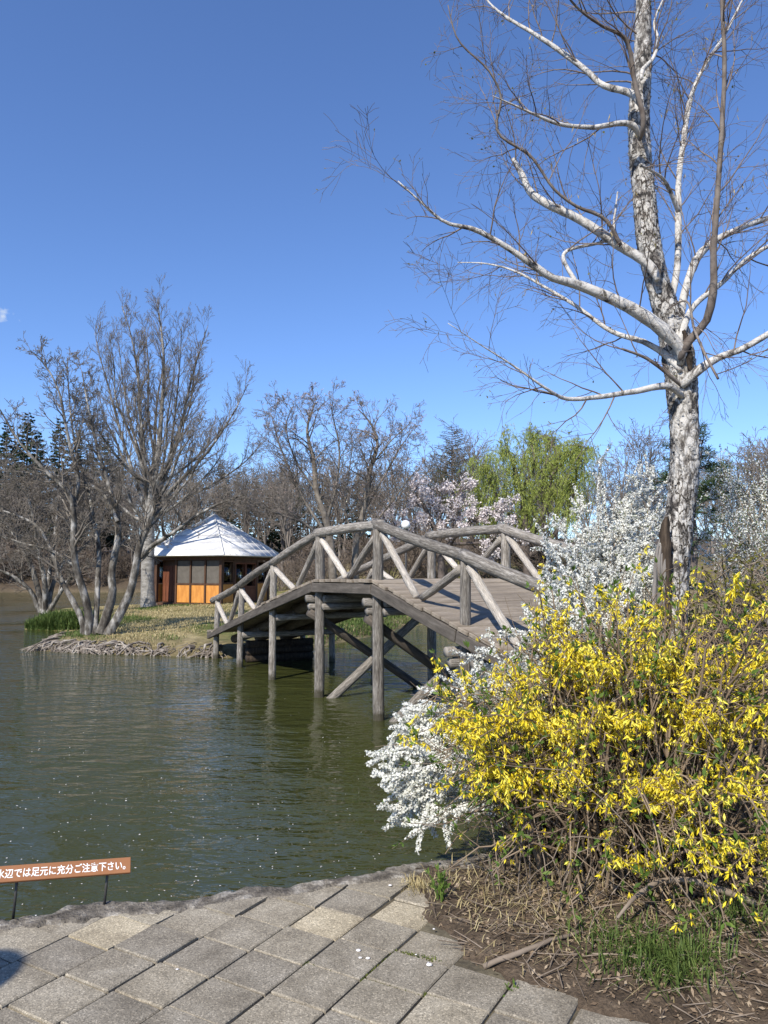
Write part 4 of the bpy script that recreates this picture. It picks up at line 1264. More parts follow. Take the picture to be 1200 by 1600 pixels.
# ---- prototype trees ------------------------------------------------------------------
def proto_bare(seed, H, spec, r0, fork=0.25, nlead=5, spread=24, mat='forest_twig', kmin=0.016, sides=(5, 4, 3, 3), name='bare_tree'):
    rr = random.Random(seed)
    out, tips = {}, []
    hb = H * fork
    base = [Vector((rr.gauss(0, .05) * i, rr.gauss(0, .05) * i, -0.2 + (hb + 0.2) * i / 5)) for i in range(6)]
    trunk = [(base, [r0 * (1.25 if i == 0 else 1 - 0.06 * i) for i in range(6)])]
    for k in range(nlead):
        d = away(rr, Vector((0, 0, 1)), R(spread) * rr.uniform(0.3, 1.3))
        shoot(out, rr, base[-1] - Vector((0, 0, rr.uniform(0, hb * 0.35))), d, (H - hb) * rr.uniform(0.7, 1.0), r0 * 0.55, 0, spec, tips)
    for l in out: out[l] = [(p, [max(x, kmin) for x in r]) for p, r in out[l]]
    return tubes_mesh('trunk', trunk, 8, False, 0.05, seed), crown_mesh('crown', out, sides), tips

spec_f = [(7, 0.13, 0.05, (7, 9), 42, 0.5, 0.12, 0.5), (5, 0.18, 0.04, (4, 6), 45, 0.5, 0.15, 0.6), (4, 0.2, 0.03, (2, 3), 45, 0.6, 0.2, 0.7), (3, 0.2, 0.0, 0, 0, 0, 0, 0)]
def put(name, tm, cm, loc, rz, sc, label, cat, group, mt, mc, extra=None):
    t = empty(name, loc, label, cat, group)
    t.rotation_euler = (0, 0, rz); t.scale = (sc, sc, sc)
    for nm, me, ma, kd in [('trunk', tm, mt, None), ('crown', cm, mc, 'stuff')] + (extra or []):
        if ma is not None and not me.materials: me.materials.append(ma)
        o = bpy.data.objects.new(nm, me); COL.objects.link(o); o.parent = t
        if kd: o['kind'] = kd
    return t

protos = [proto_bare(s, 11, spec_f, 0.16, 0.3, 5, 22) for s in (61, 62, 63, 64)]
rr = random.Random(77)
GRP = 'leafless trees of the wood behind the pond'
def wood_label(x, y):
    px = 600 + F_PX * x / y
    for lim_, txt in ((130, 'across the pond behind the low spreading tree'), (225, 'across the pond behind the multi-stemmed tree'), (445, 'in the wood behind the pavilion roof'), (600, 'in the wood behind the budding cherries'), (815, 'in the wood behind the larch and blossoming cherry')):
        if px < lim_: return 'slender leafless grey-brown tree ' + txt
    return 'slender leafless grey-brown tree in the wood behind the willow'
spots = []
for row, (y0, n, x0, x1) in enumerate(((70, 20, -42, -8), (76, 24, -46, 16), (84, 26, -50, 30), (93, 26, -56, 44), (60, 9, -9, 8), (64, 16, 10, 44), (74, 12, -62, -42))):
    for k in range(n):
        x = x0 + (x1 - x0) * (k + rr.uniform(0.1, 0.9)) / n
        spots.append((x, y0 + rr.uniform(-3, 3)))
for k, (x, y) in enumerate(spots):
    pr = protos[k % 4]
    z = gz(x, y)
    hgt = {True: 1.0, False: 0.95}[x < -12]
    put('bare_tree', pr[0], pr[1], (x, y, z - 0.1), rr.uniform(0, 6.28), hgt * rr.uniform(0.75, 1.1), wood_label(x, y), 'tree', GRP, M['forest_twig'], M['forest_twig'])
# brushwood under the trees
spec_s = [(5, 0.2, 0.05, (4, 6), 40, 0.6, 0.1, 0.6), (4, 0.22, 0.03, (3, 4), 45, 0.6, 0.2, 0.7), (3, 0.2, 0.0, 0, 0, 0, 0, 0)]
bush = []
for s_ in (81, 82):
    rb = random.Random(s_); out = {}
    for k in range(16):
        shoot(out, rb, Vector((rb.gauss(0, 0.3), rb.gauss(0, 0.3), -0.1)), away(rb, Vector((0, 0, 1)), R(rb.uniform(5, 55))), rb.uniform(1.6, 2.8), 0.03, 0, spec_s)
    for l in out: out[l] = [(p, [max(x, 0.014) for x in r]) for p, r in out[l]]
    bush.append(crown_mesh('stems', out, (4, 3, 3)))
M['brush'] = simple('red_brown_brushwood', [(0.3, (0.10, 0.078, 0.06)), (0.7, (0.215, 0.172, 0.138))], 0.4, 0.9, 'Object', (1, 1, 1), 0, vary=0.3)
for k in range(64):
    if k < 34: x, y = rr.uniform(-40, -6), rr.uniform(66.8, 74)
    else: x, y = rr.uniform(-8, 12), rr.uniform(44, 62)
    if k < 34 and x > -17: y += 2
    me = bush[k % 2]
    if not me.materials: me.materials.append(M['brush'])
    t = empty('brushwood_shrub', (x, y, gz(x, y)), 'leafless brown brushwood shrub ' + ('across the pond at the foot of the wood' if k < 34 else 'on the bank behind the bridge and cherries'), 'shrub', 'brushwood at the foot of the wood')
    t.rotation_euler = (0, 0, rr.uniform(0, 6.28)); sc_ = rr.uniform(0.8, 1.5); t.scale = (sc_, sc_, sc_)
    o = bpy.data.objects.new('stems', me); COL.objects.link(o); o.parent = t; o['kind'] = 'stuff'

# conifers
def proto_conifer(seed, H, rad, per, needle, droop=0.15, bare=0.08, dens=1.0, power=0.9, nl=(0.55, 0.11)):
    rr = random.Random(seed); rg = np.random.default_rng(seed)
    trunk = [([Vector((0, 0, -0.2 + (H + 0.2) * i / 8)) for i in range(9)], [H * 0.014 * (1 - 0.95 * i / 8) for i in range(9)])]
    br, C, U, W = [], [], [], []
    z = H * bare
    while z < H * 0.985:
        f = (z - H * bare) / (H * (1 - bare))
        L = rad * (1 - f) ** power * rr.uniform(0.75, 1.1) + 0.15
        for k in range(per):
            a = rr.uniform(0, 6.28)
            d = Vector((math.cos(a), math.sin(a), 0.25 - droop * 2 * (1 - f)))
            pts = [Vector((0, 0, z)) + d * L * t + Vector((0, 0, -droop * L * t * t)) for t in (0, 0.35, 0.7, 1.0)]
            br.append((pts, [0.02 + 0.012 * L, 0.025, 0.018, 0.01]))
            n = max(3, int(L * 15 * dens))
            t = rg.uniform(0.15, 1.05, n)
            c = np.array([tuple(Vector((0, 0, z)) + d * L * q + Vector((0, 0, -droop * L * q * q))) for q in t])
            side = np.array((-math.sin(a), math.cos(a), 0)) * rg.choice([-1, 1], n)[:, None]
            u = side * rg.uniform(0.4, 1.0, (n, 1)) + np.array(tuple(d)) * rg.uniform(0.3, 0.9, (n, 1)) + rg.normal(0, 0.25, (n, 3)) + np.array([0, 0, -0.15])
            u /= np.linalg.norm(u, axis=1, keepdims=True)
            ln = nl[0] * rg.uniform(0.5, 1.1, (n, 1)) * (0.6 + 0.4 * (1 - f))
            C.append(c + u * ln * 0.5); U.append(u * ln * 0.5); W.append(perp(rg, u) * nl[1] * rg.uniform(0.6, 1.2, (n, 1)))
        z += H * 0.017 * rr.uniform(0.6, 1.4)
    return tubes_mesh('trunk', trunk, 8), tubes_mesh('boughs', br, 4), quads_mesh('needles', np.concatenate(C), np.concatenate(U), np.concatenate(W))
con = [proto_conifer(91, 14, 2.8, 4, 'needle'), proto_conifer(92, 14, 2.3, 4, 'needle')]
for k, (px, py, Y) in enumerate([(12, 655, 84), (95, 650, 82), (60, 668, 90), (140, 690, 92), (190, 700, 95), (30, 690, 78), (345, 722, 94), (375, 735, 92), (445, 722, 86), (300, 730, 97), (510, 740, 80), (540, 745, 84), (560, 735, 90), (-10, 672, 80), (45, 640, 86), (120, 668, 84), (355, 745, 80), (400, 742, 78), (425, 750, 76), (470, 755, 74), (165, 672, 90)]):
    tp = P(px, py, Y); g = gz(tp.x, Y)
    c = con[k % 2]
    put('conifer', c[0], c[1], (tp.x, Y, g), rr.uniform(0, 6), (tp.z - g) / 14, ['dark green conifer rising behind the low bare tree across the pond', 'dark green conifer in the wood behind the tall bare tree', 'dark green conifer in the wood between pavilion and bridge crest'][0 if px < 110 else 1 if px < 400 else 2], 'tree', 'conifers of the wood', M['forest_twig'], M['forest_twig'], [('needles', c[2], M['needle'], 'stuff')])

# larch between the bridge and the willow
lt_ = P(706, 664, 58); g = gz(lt_.x, 58)
la = proto_conifer(95, 14, 3.6, 5, 'larch', droop=-0.02, bare=0.3, dens=1.5, power=0.55, nl=(0.5, 0.012))
put('larch_tree', la[0], la[1], (lt_.x, 58, g), 1.0, (lt_.z - g) / 14, 'thin larch with airy dark branches standing behind the blossoming cherry', 'tree', None, M['cherry_bark'], M['cherry_bark'], [('needles', la[2], M['larch'], 'stuff')])

# two budding cherries behind the bridge
spec_c = [(7, 0.22, 0.015, (4, 6), 42, 0.58, 0.2, 0.58), (6, 0.22, 0.01, (3, 5), 45, 0.58, 0.2, 0.6), (5, 0.2, 0.02, (3, 4), 42, 0.55, 0.2, 0.7), (4, 0.2, 0.02, 0, 0, 0, 0, 0)]
stems = [
 [(520, 905, 6.5), (518, 860, 5.8), (510, 815, 5), (495, 770, 4), (490, 720, 3), (480, 670, 2), (492, 630, 1)],
 [(515, 840, 4.5), (480, 790, 3.6), (455, 740, 2.8), (435, 690, 1.8), (425, 650, 1)],
 [(510, 815, 4), (525, 760, 3), (530, 700, 2.2), (520, 650, 1.4), (515, 622, 0.8)],
 [(516, 850, 4), (470, 815, 3), (430, 800, 2.2), (395, 770, 1.2)],
 [(495, 770, 3), (460, 715, 2.2), (448, 660, 1.4), (460, 630, 0.8)],
]
t1, tips1 = survey_tree('budding_cherry', 'leafless cherry with pinkish buds rising behind the far end of the bridge', 35, stems, M['twig'], M['twig'], (520, 905), 2.5, spec_c, 101, [0, 1.0, -1.0, 0.6, -1.2], kmin=0.0062, twl=2.2, up=0.08, thin=0.6)
leaves_on('buds', tips1, np.random.default_rng(31), 0.9, 0.06, 0.55, M['bud'], t1, 0.03, t0=0.5)
stems = [
 [(555, 905, 5.5), (556, 850, 4.8), (570, 790, 4), (580, 730, 3), (590, 690, 2.2), (570, 650, 1.2), (560, 640, 0.7)],
 [(570, 790, 3.2), (600, 745, 2.4), (625, 700, 1.6), (645, 672, 0.8)],
 [(556, 845, 3.2), (600, 800, 2.4), (630, 760, 1.5), (650, 735, 0.8)],
 [(582, 725, 2.4), (610, 690, 1.6), (640, 662, 0.8)],
 [(558, 850, 3), (540, 800, 2.2), (545, 740, 1.5), (552, 690, 0.8)],
]
t2, tips2 = survey_tree('budding_cherry', 'slimmer leafless cherry with forked trunk between the bridge crest and the blossoming cherry', 37, stems, M['twig'], M['twig'], (555, 905), 2.5, spec_c, 111, [0, 0.8, -0.8, -1.0, 0.8], kmin=0.0062, twl=2.1, up=0.06, thin=0.6)
leaves_on('buds', tips2, np.random.default_rng(32), 0.9, 0.06, 0.55, M['bud'], t2, 0.03, t0=0.5)

# cherry in pale pink blossom
stems = [
 [(690, 905, 6), (688, 870, 5), (680, 830, 4), (665, 795, 3), (650, 770, 1.5)],
 [(688, 870, 4), (715, 835, 3), (745, 810, 2.2), (785, 795, 1.2)],
 [(684, 850, 4), (700, 810, 3), (715, 775, 2), (725, 752, 1)],
 [(686, 862, 3.5), (650, 840, 2.6), (620, 825, 1.8), (600, 815, 1)],
 [(700, 850, 3), (750, 848, 2.2), (800, 835, 1.2)],
 [(680, 830, 3), (690, 790, 2.2), (680, 760, 1.2)],
]
t3, tips3 = survey_tree('blossoming_cherry', 'spreading cherry tree covered in pale pink blossom behind the bridge handrail', 40, stems, M['cherry_bark'], M['cherry_bark'], (690, 905), 2.2, spec_c, 121, [0, -1.2, 0.8, 0.6, -1.8, 1.0], kmin=0.008, twl=1.35, up=-0.12)
leaves_on('blossom', tips3, np.random.default_rng(33), 3.6, 0.11, 0.8, M['cherry'], t3, 0.07, t0=0.1)

# willow in fresh yellow-green
def willow():
    Y = 44
    stems = [
     [(825, 905, 7), (822, 860, 6), (820, 810, 5), (812, 760, 4), (800, 720, 2.6), (790, 695, 1.2)],
     [(822, 850, 5), (850, 800, 4), (862, 745, 3), (868, 700, 2), (850, 680, 1)],
     [(826, 870, 4.5), (870, 830, 3.4), (895, 770, 2.4), (905, 715, 1.4)],
     [(820, 820, 4), (785, 790, 3), (765, 750, 2.2), (755, 725, 1)],
     [(815, 770, 3.4), (835, 720, 2.4), (828, 685, 1.2)],
     [(860, 745, 2.6), (890, 710, 1.8), (905, 695, 0.9)],
     [(822, 860, 4), (780, 835, 3), (752, 800, 2), (740, 765, 1)],
    ]
    sp = [(6, 0.22, 0.03, (3, 5), 45, 0.6, 0.2, 0.6), (5, 0.22, 0.0, 0, 0, 0, 0, 0)]
    t, tips = survey_tree('willow_tree', 'round-headed willow with hanging yellow-green shoots behind the bridge', Y, stems, M['cherry_bark'], M['cherry_bark'], (825, 905), 3.4, sp, 131, [0, 1.2, -1.0, -1.2, 1.5, -1.5, 0.8], kmin=0.012, twl=1.5, up=0.1)
    rg = np.random.default_rng(17)
    C, U, W = [], [], []
    strands = []
    for pts, d in tips:
        for k in range(3):
            p = pts[rg.integers(1, len(pts))]
            L = rg.uniform(0.35, 1.25)
            out_ = np.array([rg.normal(0, 0.5), rg.normal(0, 0.5)])
            n = int(L * 30)
            s = rg.uniform(0, 1, n)
            x = p.x + out_[0] * np.sqrt(s) + 0.05 * np.sin(s * 5 + k)
            y = p.y + out_[1] * np.sqrt(s)
            z = p.z + 0.12 * np.sin(np.minimum(s * 4, 3.1)) - L * s ** 1.3 + 0.04 * np.sin(s * 9 + k)
            C.append(np.stack([x, y, z], -1) + rg.normal(0, 0.035, (n, 3)))
            u = np.tile(np.array([0, 0, -1.0]), (n, 1)) + rg.normal(0, 0.45, (n, 3))
            u /= np.linalg.norm(u, axis=1, keepdims=True)
            l = rg.uniform(0.05, 0.11, (n, 1))
            U.append(u * l); W.append(perp(rg, u) * rg.uniform(0.010, 0.022, (n, 1)))
            strands.append(([Vector((p.x + out_[0] * math.sqrt(q), p.y + out_[1] * math.sqrt(q), p.z + 0.12 * math.sin(min(q * 4, 3.1)) - L * q ** 1.3)) for q in (0, 0.15, 0.4, 0.7, 1)], [0.008] * 5))
    C = np.concatenate(C)
    ok = C[:, 2] > 0.9
    new_obj('shoots', tubes_mesh('shoots', strands, 3), M['willow'], t, 'stuff')
    new_obj('leaves', quads_mesh('leaves', C[ok], np.concatenate(U)[ok], np.concatenate(W)[ok]), M['willow'], t, 'stuff')
willow()

# dark pine on the right, and bare trees beyond it
def pine():
    Y = 17
    stems = [[(1082, 905, 6), (1085, 840, 5), (1080, 780, 4), (1090, 730, 3), (1098, 700, 1.6)]]
    sp = [(4, 0.2, 0.0, (3, 5), 50, 0.6, 0.2, 0.6), (3, 0.25, 0.05, 0, 0, 0, 0, 0)]
    t, tips = survey_tree('pine_tree', 'dark green pine with layered boughs standing behind the birch trunk', Y, stems, M['cherry_bark'], M['cherry_bark'], (1082, 905), 7.5, sp, 141, [0.3], kmin=0.012, twl=1.25, up=-0.05, ang=75, first=0.2)
    rg = np.random.default_rng(18)
    C, U, W = [], [], []
    for pts, d in tips:
        for k in range(4):
            p = pts[rg.integers(1, len(pts))]
            n = 26
            u = rand_unit(rg, n) * np.array([1, 1, 0.6]) + np.array([0, 0, 0.35])
            u /= np.linalg.norm(u, axis=1, keepdims=True)
            l = rg.uniform(0.05, 0.09, (n, 1))
            C.append(np.array(tuple(p)) + rg.normal(0, 0.06, (n, 3)) * np.array([1, 1, 0.5]) + u * l); U.append(u * l); W.append(perp(rg, u) * 0.008)
    new_obj('needles', quads_mesh('needles', np.concatenate(C), np.concatenate(U), np.concatenate(W)), M['pine'], t, 'stuff')
pine()
for k, (px, py, Y) in enumerate([(1165, 690, 34), (1195, 678, 36), (1225, 700, 33), (1140, 725, 38), (1010, 742, 44), (965, 750, 47), (1260, 690, 36)]):
    tp = P(px, py, Y); g = gz(tp.x, Y); pr = protos[(k + 1) % 4]
    put('bare_tree', pr[0], pr[1], (tp.x, Y, g - 0.1), rr.uniform(0, 6), (tp.z - g) / 10.6, 'leafless grey tree standing on the right bank beyond the pine', 'tree', 'leafless trees on the right bank', M['forest_twig'], M['forest_twig'])

# ------------------------------------------------------------------ flowering shrubs
def arch(p0, p2, lift, n=10, rr=None, wob=0.012):
    p1 = Vector((p0.x * 0.45 + p2.x * 0.55, p0.y * 0.45 + p2.y * 0.55, max(p0.z, p2.z) + lift))
    out = []
    for i in range(n):
        t = i / (n - 1)
        p = p0 * (1 - t) ** 2 + p1 * 2 * t * (1 - t) + p2 * t * t
        if rr and 0 < i: p = p + Vector((rr.gauss(0, wob), rr.gauss(0, wob), rr.gauss(0, wob))) * min(1, t * 2)
        out.append(p)
    return out

def along(rg, canes, spacing, t0, t1=1.0):
    """points and tangents along canes"""
    C, T = [], []
    for pts in canes:
        A = np.array([tuple(p) for p in pts])
        s = np.concatenate([[0], np.cumsum(np.linalg.norm(np.diff(A, axis=0), axis=1))])
        n = int(s[-1] * (t1 - t0) / spacing)
        if n < 1: continue
        q = (t0 + (t1 - t0) * (np.arange(n) + rg.uniform(0, 1, n)) / n) * s[-1]
        k = np.clip(np.searchsorted(s, q) - 1, 0, len(s) - 2)
        f = ((q - s[k]) / (s[k + 1] - s[k] + 1e-9))[:, None]
        C.append(A[k] * (1 - f) + A[k + 1] * f)
        d = A[k + 1] - A[k]
        T.append(d / (np.linalg.norm(d, axis=1, keepdims=True) + 1e-9))
    return np.concatenate(C), np.concatenate(T)

def forsythia_flowers(rg, C, size):
    """four strap petals per flower hanging like a little bell"""
    n = len(C)
    ax = rand_unit(rg, n) * 0.75 + np.array([0, 0, -0.75]) + np.array([-0.12, -0.25, 0])
    ax /= np.linalg.norm(ax, axis=1, keepdims=True)
    e1 = perp(rg, ax); e2 = np.cross(ax, e1)
    s = size * rg.uniform(0.6, 1.3, (n, 1))
    open_ = rg.uniform(0.35, 0.95, (n, 1))
    V = []
    for k in range(4):
        a = k * math.pi / 2
        o = e1 * math.cos(a) + e2 * math.sin(a)
        sd_ = np.cross(ax, o)
        base = C + o * s * 0.05
        mid = C + ax * s * 0.45 + o * s * 0.28 * open_
        tip = C + ax * s * (1.0 - 0.25 * open_) + o * s * 0.62 * open_
        wd = s * 0.125
        V += [base, mid - sd_ * wd, tip, mid + sd_ * wd]
    V = np.stack(V, axis=1).reshape(-1, 3)
    return mesh_np('flowers', V, np.arange(n * 16).reshape(-1, 4))

def cane_twigs(rr, canes, per, L, r, up=0.3):
    out = []
    for pts in canes:
        m = len(pts) - 1
        for k in range(rr.randint(*per)):
            f = rr.uniform(0.25, 0.97) * m; i = min(int(f), m - 1)
            q = pts[i].lerp(pts[i + 1], f - i)
            d = away(rr, (pts[i + 1] - pts[i]).normalized(), R(rr.uniform(25, 70)))
            d = (d + Vector((0, 0, up))).normalized()
            l = L * rr.uniform(0.4, 1.2)
            p = q.copy(); o = [q]
            for j in range(4):
                d = (d + rvec(rr) * 0.18).normalized(); p = p + d * l / 4; o.append(p.copy())
            out.append(o)
    return out

def taper(c, r0, r1):
    m = len(c) - 1
    return (c, [r0 + (r1 - r0) * i / m for i in range(m + 1)])

# forsythia ---------------------------------------------------------------------------------------
fr = random.Random(15); rgf = np.random.default_rng(15)
fors = empty('forsythia_shrub', (1.35, 3.95, 0.02), 'large forsythia shrub in bright yellow flower at the edge of the paving', 'shrub')
canes = []
def fors_cane(tx, ty, tz, lift=None):
    b = Vector((1.30 + 0.35 * (tx - 1.25) + fr.gauss(0, 0.16), 4.0 + 0.30 * (ty - 3.95) + fr.gauss(0, 0.12), 0.0))
    b.z = bz(b.x, b.y) - 0.02
    canes.append(arch(b, Vector((tx, ty, tz)), fr.uniform(0.05, 0.35) if lift is None else lift, 10, fr))
for k in range(210):
    # dome of cane tips: fan-shaped, open at the bottom
    a = fr.uniform(0, 2 * math.pi); u = math.sqrt(fr.random())
    ru = u * fr.uniform(0.75, 1.05)
    tx = 1.33 + 1.10 * ru * math.cos(a)
    ty = 3.98 + 0.80 * ru * math.sin(a)
    tz = 0.38 + 0.98 * math.sqrt(max(0.02, 1 - min(1, ru) ** 2.2)) * fr.uniform(0.55, 1.02)
    if tx < 0.35: tz = min(tz, 0.85)
    fors_cane(tx, ty, tz)
for k in range(30):       # upright whips standing out of the dome
    tx = max(0.75, 1.4 + fr.gauss(0, 0.55)); ty = 3.95 + fr.gauss(0, 0.35)
    fors_cane(tx, ty, fr.uniform(1.2, 1.62) - 0.25 * abs(tx - 1.3), 0.0)
for k in range(64):       # low, nodding canes towards the path and the right
    tx = fr.uniform(0.78, 2.35); ty = fr.uniform(2.98, 3.5)
    if ty < 3.2 and tx < 1.05: tx += 0.3
    fors_cane(tx, ty, fr.uniform(0.06, 0.55), fr.uniform(0.2, 0.5))
for k in range(58):       # loose lower-left side above the kerb
    q = P(fr.uniform(675, 890), fr.uniform(1130, 1370), fr.uniform(3.55, 3.95))
    fors_cane(q.x, q.y, max(0.1, q.z), fr.uniform(0.1, 0.4))
for k in range(26):       # left edge over the kerb
    fors_cane(fr.uniform(0.20, 0.55), fr.uniform(3.8, 4.3), fr.uniform(0.42, 0.95), fr.uniform(0.1, 0.35))
tw = cane_twigs(fr, canes, (3, 6), 0.26, 0.002)
new_obj('stems', tubes_mesh('stems', [taper(c, 0.0078, 0.0026) for c in canes], 5), M['shrub_stem'], fors, 'stuff')
new_obj('twigs', tubes_mesh('twigs', [taper(c, 0.0026, 0.0012) for c in tw], 3), M['shrub_stem'], fors, 'stuff')
dead = []
for k in range(330):
    b = Vector((1.35 + fr.gauss(0, 0.42), 4.0 + fr.gauss(0, 0.30), 0)); b.z = bz(b.x, b.y)
    e = b + Vector((fr.gauss(0, 0.42), fr.gauss(0, 0.34), fr.uniform(0.2, 0.8)))
    if sdf(POLY_N, np.array([e.x]), np.array([e.y]))[0] < -0.12: continue
    dead.append(arch(b, e, fr.uniform(-0.1, 0.2), 7, fr, 0.02))
new_obj('dead_twigs', tubes_mesh('dead_twigs', [taper(c, 0.0034, 0.0013) for c in dead], 4), M['dead_stem'], fors, 'stuff')
C1, T1 = along(rgf, canes, 0.020, 0.42)
C2, T2 = along(rgf, tw, 0.024, 0.1)
C = np.concatenate([C1, C2])
# flowers gather in patches along the canes
pat = np.sin(C[:, 0] * 17 + C[:, 2] * 9) + np.sin(C[:, 1] * 15 - C[:, 0] * 7 + 1.0) + np.sin(C[:, 2] * 21 + C[:, 1] * 6)
keep = (rgf.uniform(0, 1, len(C)) < np.clip(0.24 + 0.27 * pat, 0.02, 0.92)) & (C[:, 2] > 0.07)
keep &= rgf.uniform(0, 1, len(C)) < np.clip(0.4 + (C[:, 2] - 0.1) * 1.4, 0.4, 1.0)
keep &= ~((C[:, 0] < 1.1) & (C[:, 2] < 0.5) & (rgf.uniform(0, 1, len(C)) > 0.38))
C = C[keep]
C = np.repeat(C, 2, axis=0)
C += rgf.normal(0, 0.010, C.shape)
new_obj('flowers', forsythia_flowers(rgf, C, 0.032), M['forsythia'], fors, 'stuff')
NF = len(C)
def leaf_tufts(name, rg, C, T, n, size, mat, parent, k=4, asp=0.36):
    i = rg.choice(len(C), min(n, len(C)), replace=False)
    c = np.repeat(C[i], k, axis=0); t = np.repeat(T[i], k, axis=0)
    u = t * 0.8 + rand_unit(rg, len(c)) * 0.75 + np.array([0, 0, 0.35])
    u /= np.linalg.norm(u, axis=1, keepdims=True)
    s = size * rg.uniform(0.5, 1.25, (len(c), 1))
    w_ = perp(rg, u) * s * asp
    return new_obj(name, quads_mesh(name, c + u * s, u * s, w_, np.cross(u, w_) * 0.35), mat, parent, 'stuff')
CL, TL = along(rgf, tw + [c[-4:] for c in canes], 0.03, 0.5)
leaf_tufts('leaves', rgf, CL, TL, 1500, 0.020, M['fresh'], fors)
CL, TL = along(rgf, dead, 0.03, 0.3)
k_ = (CL[:, 0] < 1.5) & (CL[:, 2] > 0.05)
leaf_tufts('leaves', rgf, CL[k_], TL[k_], 700, 0.014, M['fresh'], fors)

# white spirea ------------------------------------------------------------------------------------
def florets(name, rg, C, T, per, rad, size, mat, parent):
    n = len(C) * per
    c = np.repeat(C, per, axis=0); t = np.repeat(T, per, axis=0)
    o = perp(rg, t)
    o = o + np.array([0, 0, 0.35]); o /= np.linalg.norm(o, axis=1, keepdims=True)
    c = c + o * rad * rg.uniform(0.35, 1.0, (n, 1)) + t * rg.normal(0, 0.008, (n, 1))
    nrm = o + rand_unit(rg, n) * 0.7
    nrm /= np.linalg.norm(nrm, axis=1, keepdims=True)
    e1 = perp(rg, nrm); e2 = np.cross(nrm, e1)
    s = size * rg.uniform(0.7, 1.25, (n, 1))
    V = np.stack([c + (e1 * math.cos(a) + e2 * math.sin(a)) * s + nrm * s * (0.35 if k % 2 else 0.0) for k, a in enumerate(np.arange(5) * 2 * math.pi / 5)], axis=1).reshape(-1, 3)
    return new_obj(name, mesh_np(name, V, np.arange(n * 5).reshape(n, 5)), mat, parent, 'stuff')

def spirea(name, label, base, targets, seed, per, spacing, rad, size, t0, twn, leafn, sub=0.22):
    rr = random.Random(seed); rg = np.random.default_rng(seed)
    root = empty(name, base, label, 'shrub')
    cs = []
    for (tx, ty, tz, lift, n, spx, spz) in targets:
        for k in range(n):
            b = Vector(base) + Vector((rr.gauss(0, 0.15), rr.gauss(0, 0.12), 0))
            e = Vector((tx + rr.gauss(0, spx), ty + rr.gauss(0, spx), tz + rr.gauss(0, spz)))
            cs.append(arch(b, e, lift * rr.uniform(0.6, 1.3), 12, rr, 0.012))
    tws = cane_twigs(rr, cs, twn, sub, 0.002, 0.25)
    for o in tws:      # tips nod
        for j, p in enumerate(o): p.z -= 0.02 * (j / 4) ** 2
    new_obj('stems', tubes_mesh('stems', [taper(c, 0.0065, 0.002) for c in cs], 5), M['shrub_stem'], root, 'stuff')
    new_obj('twigs', tubes_mesh('twigs', [taper(c, 0.0022, 0.0011) for c in tws], 3), M['shrub_stem'], root, 'stuff')
    C1, T1 = along(rg, cs, spacing, t0)
    C2, T2 = along(rg, tws, spacing, 0.05)
    C = np.concatenate([C1, C2]); T = np.concatenate([T1, T2])
    florets('flowers', rg, C, T, per, rad, size, M['spirea'], root)
    leaf_tufts('leaves', rg, C, T, leafn, 0.011, M['fresh'], root, 3, 0.3)
    return root
def tg(px, py, Y, lift, n, sx=0.09, sz=0.07):
    p = P(px, py, Y); return (p.x, p.y, p.z, lift, n, sx, sz)
T_ = []
for (px, py, Y, n) in [(885, 880, 5.6, 8), (910, 855, 5.8, 8), (940, 830, 5.9, 9), (985, 810, 6.0, 9), (1020, 800, 6.0, 8), (870, 930, 5.3, 9), (930, 880, 5.5, 10), (1000, 870, 5.6, 10), (850, 980, 5.1, 9), (820, 1030, 4.9, 8), (785, 1060, 4.8, 7), (745, 1085, 4.8, 7), (710, 1105, 4.7, 7), (690, 1125, 4.7, 5), (880, 980, 5.0, 8), (960, 940, 5.2, 8), (1030, 900, 5.4, 6)]:
    T_.append(tg(px, py, Y, 0.25, n))
for (px, py, Y, lift) in [(940, 722, 6.0, 0.1), (925, 745, 5.9, 0.1), (870, 815, 5.6, 0.05), (960, 765, 6.2, 0.15), (1000, 760, 6.2, 0.2), (905, 800, 5.8, 0.1), (985, 745, 6.3, 0.15), (845, 850, 5.4, 0.05), (1095, 695, 6.2, 0.05), (1025, 745, 6.2, 0.1)]:
    T_.append(tg(px, py, Y, lift, 1, 0.01, 0.01))
spirea('spirea_shrub', 'white-flowering spirea in dense bloom between the birch trunk and the bridge', (1.45, 5.0, 0.0), T_, 25, 5, 0.0115, 0.015, 0.0064, 0.38, (8, 12), 3200)
T_ = []
for (px, py, Y, lift, n) in [(578, 1212, 4.35, 0.22, 2), (600, 1178, 4.5, 0.2, 3), (595, 1232, 4.3, 0.25, 2), (615, 1255, 4.3, 0.3, 4), (608, 1290, 4.25, 0.35, 3), (628, 1300, 4.2, 0.35, 2), (640, 1245, 4.35, 0.3, 4), (650, 1270, 4.3, 0.3, 3), (612, 1145, 4.6, 0.15, 3), (650, 1150, 4.6, 0.2, 4), (660, 1200, 4.5, 0.25, 4), (640, 1120, 4.7, 0.15, 2)]:
    T_.append(tg(px, py, Y, lift, n, 0.035, 0.03))
spirea('spirea_shrub', 'white spirea whose laden sprays arch down over the water by the kerb', (0.95, 4.46, 0.0), T_, 26, 8, 0.009, 0.0165, 0.0064, 0.55, (7, 10), 300, 0.15)
T_ = []
for (px, py, Y, n) in [(1095, 800, 8.2, 9), (1130, 770, 8.4, 9), (1165, 780, 8.2, 9), (1195, 760, 8.4, 8), (1230, 790, 8.2, 8), (1120, 840, 7.9, 9), (1160, 850, 7.8, 9), (1200, 860, 7.8, 9), (1090, 870, 7.8, 8), (1135, 890, 7.6, 8)]:
    T_.append(tg(px, py, Y, 0.3, n, 0.16, 0.12))
